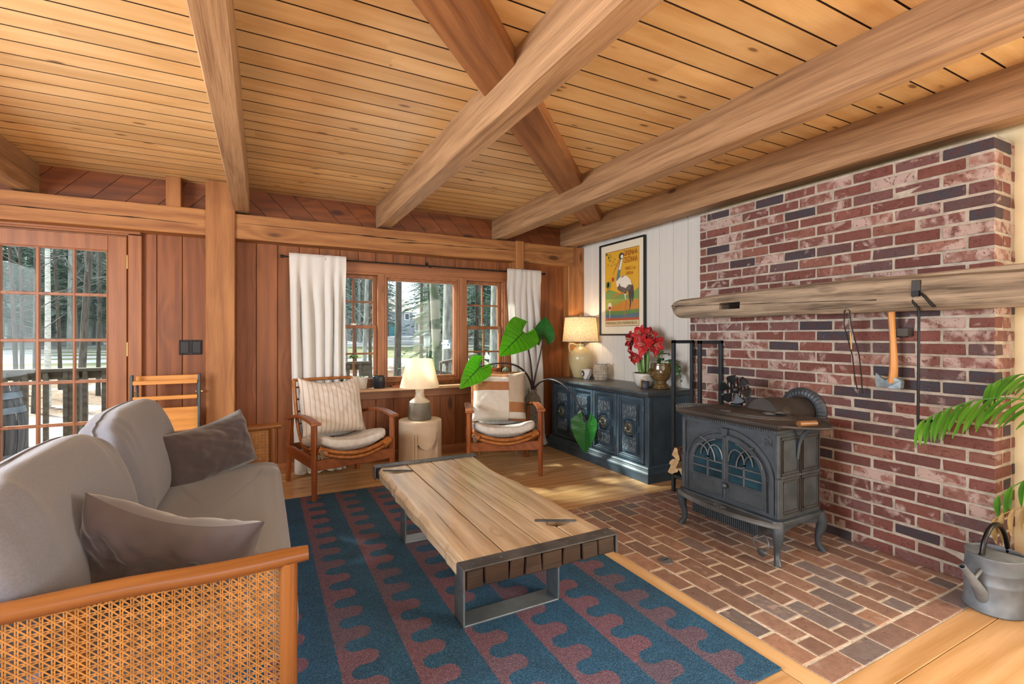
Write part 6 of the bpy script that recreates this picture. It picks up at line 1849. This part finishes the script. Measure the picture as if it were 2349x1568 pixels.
# ================================================================ slatted wooden stand behind the sofa
wood('stand_pine', '#d0914a', '#b57633', '#7a4a1f', 'X', knots=0.05, rough=0.4, rnd=0.06, bs=0.05)
pm('stand_metal', '#54595c', '#43474a', rough=0.5, metal=0.3)
fs = thing('slatted_stand', 'folded slatted pine stand with grey metal side bars', 'stand', (-0.656, 4.56, 0))
for s in (-1, 1):
    MB().bar((s*0.215, -0.03, 0), (s*0.215, -0.01, 0.95), 0.018, 0.045, up=(0,1,0)).build('side_bar', 'stand_metal', fs, bevel=0.004)
    MB().bar((s*0.195, 0.09, 0), (s*0.195, 0.06, 0.88), 0.014, 0.025, up=(0,1,0)).build('rear_bar', 'stand_metal', fs, bevel=0.003)
    MB().cyl((s*0.185, 0.07, 0.80), (s*0.235, 0.06, 0.80), 0.012, n=10).build('pivot', 'brass', fs)
for z0, z1, y in ((0.87, 0.935, 0.075), (0.875, 0.905, -0.035), (0.755, 0.785, -0.035), (0.50, 0.685, 0.02), (0.30, 0.36, -0.03)):
    MB().box((-0.205, y-0.009, z0), (0.205, y+0.009, z1)).build('slat', 'stand_pine', fs, bevel=0.003)

# ================================================================ pots on the window sill
ZS = 0.738
pm('pot_white', '#cfc9c0', '#c2bbb1', rough=0.6); pm('pot_black', '#20242b', '#2b3038', rough=0.2, scale=3)
pm('terracotta', '#b4683f', '#9d5832', scale=4, rough=0.85); pm('pot_navy', '#22344c', '#1b2a3e', rough=0.25)
pm('soil', '#33261c', '#241a13', scale=40, rough=1, bs=1)
pm('plant_leaf', '#4e7a34', '#386026', scale=8, rough=0.4, rnd=0.25)
pm('cactus_green', '#7d8b6d', '#66765a', scale=20, rough=0.8)
def pot(root, mat, r0, r1, h, rim=0.004, n=32):
    MB().lathe([(0, 0), (r0, 0), (r0+0.002, 0.003), (lerp(r0, r1, 0.86), h*0.86), (r1, h*0.88), (r1+rim, h*0.9), (r1+rim, h), (r1-0.004, h), (r1-0.006, h*0.9), (0, h*0.88)], n).build('pot', mat, root)
    MB().lathe([(0, h*0.885), (r1-0.007, h*0.885)], 20).build('soil', 'soil', root)
def long_leaf(L, w, bend, mat='plant_leaf'):
    m = MB()
    m.grid(lambda u, v: ((2*u-1)*w*math.sin(PI*(v*0.9+0.06))**0.7, v*L*math.cos(bend*v), v*L*math.sin(0.9-bend*v) + 0.25*abs(2*u-1)*w), 4, 10)
    return m.mesh('leaf', mat)
LL = [long_leaf(0.13, 0.020, 1.4), long_leaf(0.10, 0.024, 1.9), long_leaf(0.08, 0.020, 1.0)]
w1p = thing('potted_orchid', 'leafy plant with one tall bare stalk in a white sill pot', 'potted plant', (0.842, 4.775, ZS))
pot(w1p, 'pot_white', 0.052, 0.070, 0.115)
for i, (rz, k) in enumerate(((80, 0), (150, 1), (250, 0), (300, 1), (20, 2), (200, 2))):
    link('leaf', LL[k], w1p, loc=(0, 0, 0.10), rot=(0, 0, R(rz)))
MB().tube(bez([(0, 0, 0.10), (0.0, 0.0, 0.2), (-0.05, 0, 0.30), (-0.075, 0, 0.345)], 10), 0.0032, 5).build('stalk', 'bark', w1p)
for i, rz in enumerate((60, 120, 200, 290)):
    link('leaf', LL[1 if i % 2 else 2], w1p, loc=(-0.06, 0, 0.325), rot=(R(-50), 0, R(rz)))
w2p = thing('black_pot', 'glossy black cylinder pot with a dry stub on the sill', 'pot', (1.012, 4.77, ZS))
pot(w2p, 'pot_black', 0.058, 0.058, 0.118, 0.002)
MB().tube(bez([(0.0, 0, 0.10), (-0.02, 0, 0.15), (-0.03, 0, 0.16)], 5), 0.004, 5).build('stub', 'bark', w2p)
w3p = thing('dark_planter', 'dark planter with trailing leaves half behind the curtain', 'potted plant', (0.665, 4.78, ZS))
pot(w3p, 'pot_black', 0.045, 0.055, 0.10)
for rz in (30, 130, 260, 330): link('leaf', LL[1], w3p, loc=(0, 0, 0.09), rot=(0, 0, R(rz)))
w4p = thing('terracotta_pot', 'terracotta pot of spiky succulents on the window sill', 'potted plant', (2.225, 4.775, ZS))
pot(w4p, 'terracotta', 0.062, 0.095, 0.165, 0.010)
sp_me = MB().tube([(0, 0, 0), (0.010, 0, 0.03), (0.018, 0, 0.05)], [0.006, 0.005, 0.001], 5).mesh('spike', 'cactus_green')
for i in range(26):
    a = i*2.4; r = 0.012*math.sqrt(i)
    link('spike', sp_me, w4p, loc=(r*math.cos(a), r*math.sin(a), 0.145), rot=(0, 0, a))
w5p = thing('cactus_pot', 'round woolly cactus in a glossy navy pot on the sill', 'potted plant', (2.40, 4.765, ZS))
pot(w5p, 'pot_navy', 0.050, 0.052, 0.095, 0.003)
cb = MB()
def cact(u, v):
    a = 2*PI*u; r = 0.036*(1+0.12*math.cos(a*12))*math.sin(PI*(0.12+0.88*v)) if v < 1 else 0.0001
    return (r*math.cos(a), r*math.sin(a), 0.085+0.085*v)
cb.grid(cact, 72, 14, cu=True); cb.build('cactus', 'cactus_green', w5p)
w6p = thing('small_planter', 'small dark planter behind the bright hanging leaf', 'potted plant', (2.03, 4.79, ZS))
pot(w6p, 'pot_black', 0.05, 0.06, 0.13)
for rz in (10, 100, 190, 280): link('leaf', LL[1], w6p, loc=(0, 0, 0.11), rot=(0, 0, R(rz)))
w7p = thing('saucer_dish', 'shallow clay saucer on the sill behind the lamp', 'dish', (1.20, 4.80, ZS))
MB().lathe([(0, 0), (0.05, 0), (0.06, 0.018), (0.056, 0.018), (0.048, 0.005), (0, 0.005)], 24).build('dish', 'terracotta', w7p)

# ================================================================ elephant-ear plant in a floor vase
pm('vase_fleck', '#80796c', '#59544b', scale=60, rough=0.8, bs=0.5, bscale=120)
pm('petiole', '#2e2326', '#453338', scale=5, rough=0.4)
def ear_mat(name, c1, c2, tr):
    t = NT(name); v = t.coords(False)
    n = t.noise(v, 7, 2)
    col = t.mix(n, lin(c1), lin(c2))
    p = t.n('BsdfPrincipled', {'Base Color': col, 'Roughness': 0.32}); l = t.n('BsdfTranslucent', {'Color': col})
    t.t.links.new(t.n('MixShader', {0: tr, 1: p.outputs[0], 2: l.outputs[0]}).outputs[0], t.out.inputs[0])
    MATS[name] = t.m
ear_mat('ear_bright', '#77cc2c', '#5cb41f', 0.5); ear_mat('ear_dark', '#2c7a2a', '#1f6130', 0.25)
pm('ear_vein', '#2b5a17', rough=0.4)
AV = Vector((2.61, 4.545, 0))
av = thing('elephant_ear', 'tall elephant ear plant with huge leaves in a flecked floor vase', 'potted plant', AV)
MB().lathe([(0, 0), (0.075, 0), (0.08, 0.006), (0.095, 0.15), (0.108, 0.35), (0.106, 0.48), (0.085, 0.57), (0.052, 0.615), (0.045, 0.635), (0.052, 0.665), (0.045, 0.665), (0.038, 0.635), (0.0, 0.60)], 36).build('vase', 'vase_fleck', av)
def ear_shape(L, W):
    """outline half-width along the leaf; t=0 petiole joint, lobes reach behind it"""
    def pt(u, v):
        s = 2*u-1
        # v runs from the back of the lobes (-0.34 L) to the tip (L)
        q = lerp(-0.34, 1.0, v)
        if q < 0:
            hw = W*(0.62 + 0.38*smooth(1+q/0.34))*math.sqrt(max(0, 1-(q/-0.345)**3))
            gap = 0.02 + 0.20*W/L*L*(-q/0.34)
            x = math.copysign(lerp(min(gap, hw), hw, abs(s)), s) if abs(s) > 1e-6 else 0.0
        else:
            hw = W*(1-q**1.55)**0.9*(1+0.08*math.sin(PI*q))
            x = s*hw
        return x, q*L
    return pt
def ear_leaf(par, base, tip, nrm, W, mat, curl=0.25, drop=0.12):
    base, tip, nrm = Vector(base), Vector(tip), Vector(nrm)
    d = tip - base; L = d.length; d.normalize()
    sd = d.cross(nrm).normalized(); up = sd.cross(d)
    M = Matrix((sd, d, up)).transposed()
    pt = ear_shape(L, W)
    def pos(u, v, lift=0):
        x, y = pt(u, v)
        t = y/L
        z = curl*abs(x)**1.4/W**0.4*0.8 - drop*L*t*abs(t) + 0.020*W*math.sin(t*22+abs(x)*20)*abs(x)/W + lift
        return base + M @ Vector((x, y, z)) - AV
    m = MB()
    # two halves so that the sinus between the lobes stays open
    m.grid(lambda u, v: tuple(pos(u*0.4999, v)), 12, 30); m.grid(lambda u, v: tuple(pos(1-u*0.4999, v)), 12, 30)
    o = m.build('leaf', mat, av)
    sd_ = o.modifiers.new('thick', 'SOLIDIFY'); sd_.thickness = 0.0012
    ve = MB()
    for lift in (0.0016, -0.0016):
        ve.tube([pos(0.5, lerp(0.254, 0.99, k/14), lift) for k in range(15)], [0.0042*(1-0.8*k/14) for k in range(15)], 5)
    def vein(sg, q0, q1, k0):
        P = []
        for k in range(9):
            f = k/8
            v = (lerp(q0, q1, f**1.2)+0.34)/1.34
            P.append(pos(0.5 + sg*0.5*0.93*f, min(0.985, max(0.02, v)), 0.0016))
        ve.tube(P, [0.0022*(1-0.7*k/8) for k in range(9)], 4)
    for sg in (-1, 1):
        for q0, q1 in ((0.02, 0.06), (0.06, 0.17), (0.14, 0.29), (0.24, 0.41), (0.36, 0.54), (0.5, 0.68), (0.64, 0.80)): vein(sg, q0, q1, 0)
        ve.tube([pos(0.5+sg*0.5*lerp(0.05, 0.55, k/6), lerp(0.25, 0.05, k/6), 0.0016) for k in range(7)], 0.002, 4)
    ve.build('veins', 'ear_vein', o)
def petiole(pts, r0=0.013, r1=0.006):
    P = bez([Vector(p)-AV for p in pts], 16)
    MB().tube(P, [lerp(r0, r1, k/16) for k in range(17)], 8).build('petiole', 'petiole', av)
vb = (2.61, 4.545, 0.62)
# big bright leaf, dark leaf beside it, hanging leaves either side
petiole([vb, (2.60, 4.53, 0.85), (2.54, 4.45, 1.05), (2.41, 4.38, 1.275)])
ear_leaf(av, (2.41, 4.375, 1.285), (2.06, 4.18, 1.075), (-0.15, -0.93, 0.35), 0.185, 'ear_bright')
petiole([vb, (2.64, 4.54, 0.85), (2.68, 4.50, 1.0), (2.705, 4.48, 1.20)])
ear_leaf(av, (2.71, 4.475, 1.215), (2.755, 4.52, 1.465), (-0.62, -0.75, -0.1), 0.125, 'ear_dark', 0.35)
petiole([vb, (2.60, 4.53, 0.80), (2.42, 4.42, 1.02), (2.10, 4.30, 0.99), (1.86, 4.24, 0.95)], 0.013, 0.007)
ear_leaf(av, (1.86, 4.235, 0.955), (1.615, 4.12, 0.775), (-0.1, -0.95, 0.3), 0.125, 'ear_bright')
petiole([vb, (2.63, 4.50, 0.78), (2.70, 4.25, 0.92), (2.76, 3.95, 0.72), (2.775, 3.80, 0.42)], 0.013, 0.006)
ear_leaf(av, (2.772, 3.79, 0.415), (2.735, 3.775, 0.115), (-0.8, -0.5, 0.25), 0.135, 'ear_dark', 0.5)

# ================================================================ parlour palm past the chimney
pm('palm_leaf', '#5f9a2c', '#437a22', scale=5, rough=0.38, rnd=0.35)
pm('palm_dry', '#b79a66', '#96794a', scale=5, rough=0.7, rnd=0.2)
PM = Vector((3.12, 0.42, 0))
pmr = thing('parlour_palm', 'green parlour palm arching over the end of the brick wall', 'potted plant', PM)
MB().lathe([(0, 0), (0.12, 0), (0.15, 0.26), (0.16, 0.27), (0.15, 0.28), (0.14, 0.25), (0, 0.24)], 32).build('pot', 'terracotta', pmr)
lf = MB()
lf.grid(lambda u, v: ((2*u-1)*0.0125*math.sin(PI*(v*0.95+0.03))**0.65, v*0.20, -0.35*0.20*v*v + 0.004*abs(2*u-1)), 2, 9)
lfm = lf.mesh('leaflet', 'palm_leaf'); 
lfd = lf.mesh('leaflet', 'palm_dry')
rp = random.Random(9)
def frond(pts, n, s0, green=True, droop=0.0):
    P = bez([Vector(p)-PM for p in pts], 24)
    f = MB().tube(P, [lerp(0.006, 0.002, k/24) for k in range(25)], 6).build('frond', 'palm_leaf' if green else 'palm_dry', pmr)
    for i in range(n):
        t = lerp(0.42, 1.0, i/(n-1)); k = min(23, int(t*24)); p = P[k].lerp(P[k+1], t*24-k)
        d = (P[k+1]-P[k]).normalized()
        for s in (-1, 1):
            sd = d.cross(Vector((0,0,1))).normalized()*s
            v = (sd*0.75 + d*0.75 + Vector((0,0,-0.10-droop+rp.uniform(-.15,.1)))).normalized()
            q = v.to_track_quat('Y', 'Z').to_euler()
            o = link('leaflet', lfm if green else lfd, f, loc=p, rot=q)
            sc = s0*(0.75+0.5*math.sin(PI*(i+0.5)/n))*rp.uniform(0.85, 1.1); o.scale = (1, sc, 1)
frond([(3.12, 0.44, 0.26), (3.08, 0.55, 0.80), (3.04, 0.72, 1.10), (3.00, 1.00, 1.00), (2.97, 1.20, 0.82)], 15, 0.85, droop=0.35)
frond([(3.14, 0.44, 0.26), (3.14, 0.50, 0.80), (3.14, 0.66, 1.12), (3.12, 0.86, 1.13), (3.09, 0.98, 1.02)], 11, 0.7, droop=0.2)
frond([(3.15, 0.42, 0.26), (3.18, 0.48, 0.60), (3.18, 0.66, 0.75), (3.15, 0.85, 0.66), (3.13, 0.97, 0.48)], 8, 0.55, droop=0.3)
frond([(3.15, 0.42, 0.26), (3.16, 0.52, 0.50), (3.14, 0.72, 0.58), (3.10, 0.90, 0.48), (3.09, 0.97, 0.38)], 8, 0.5, green=False, droop=0.5)
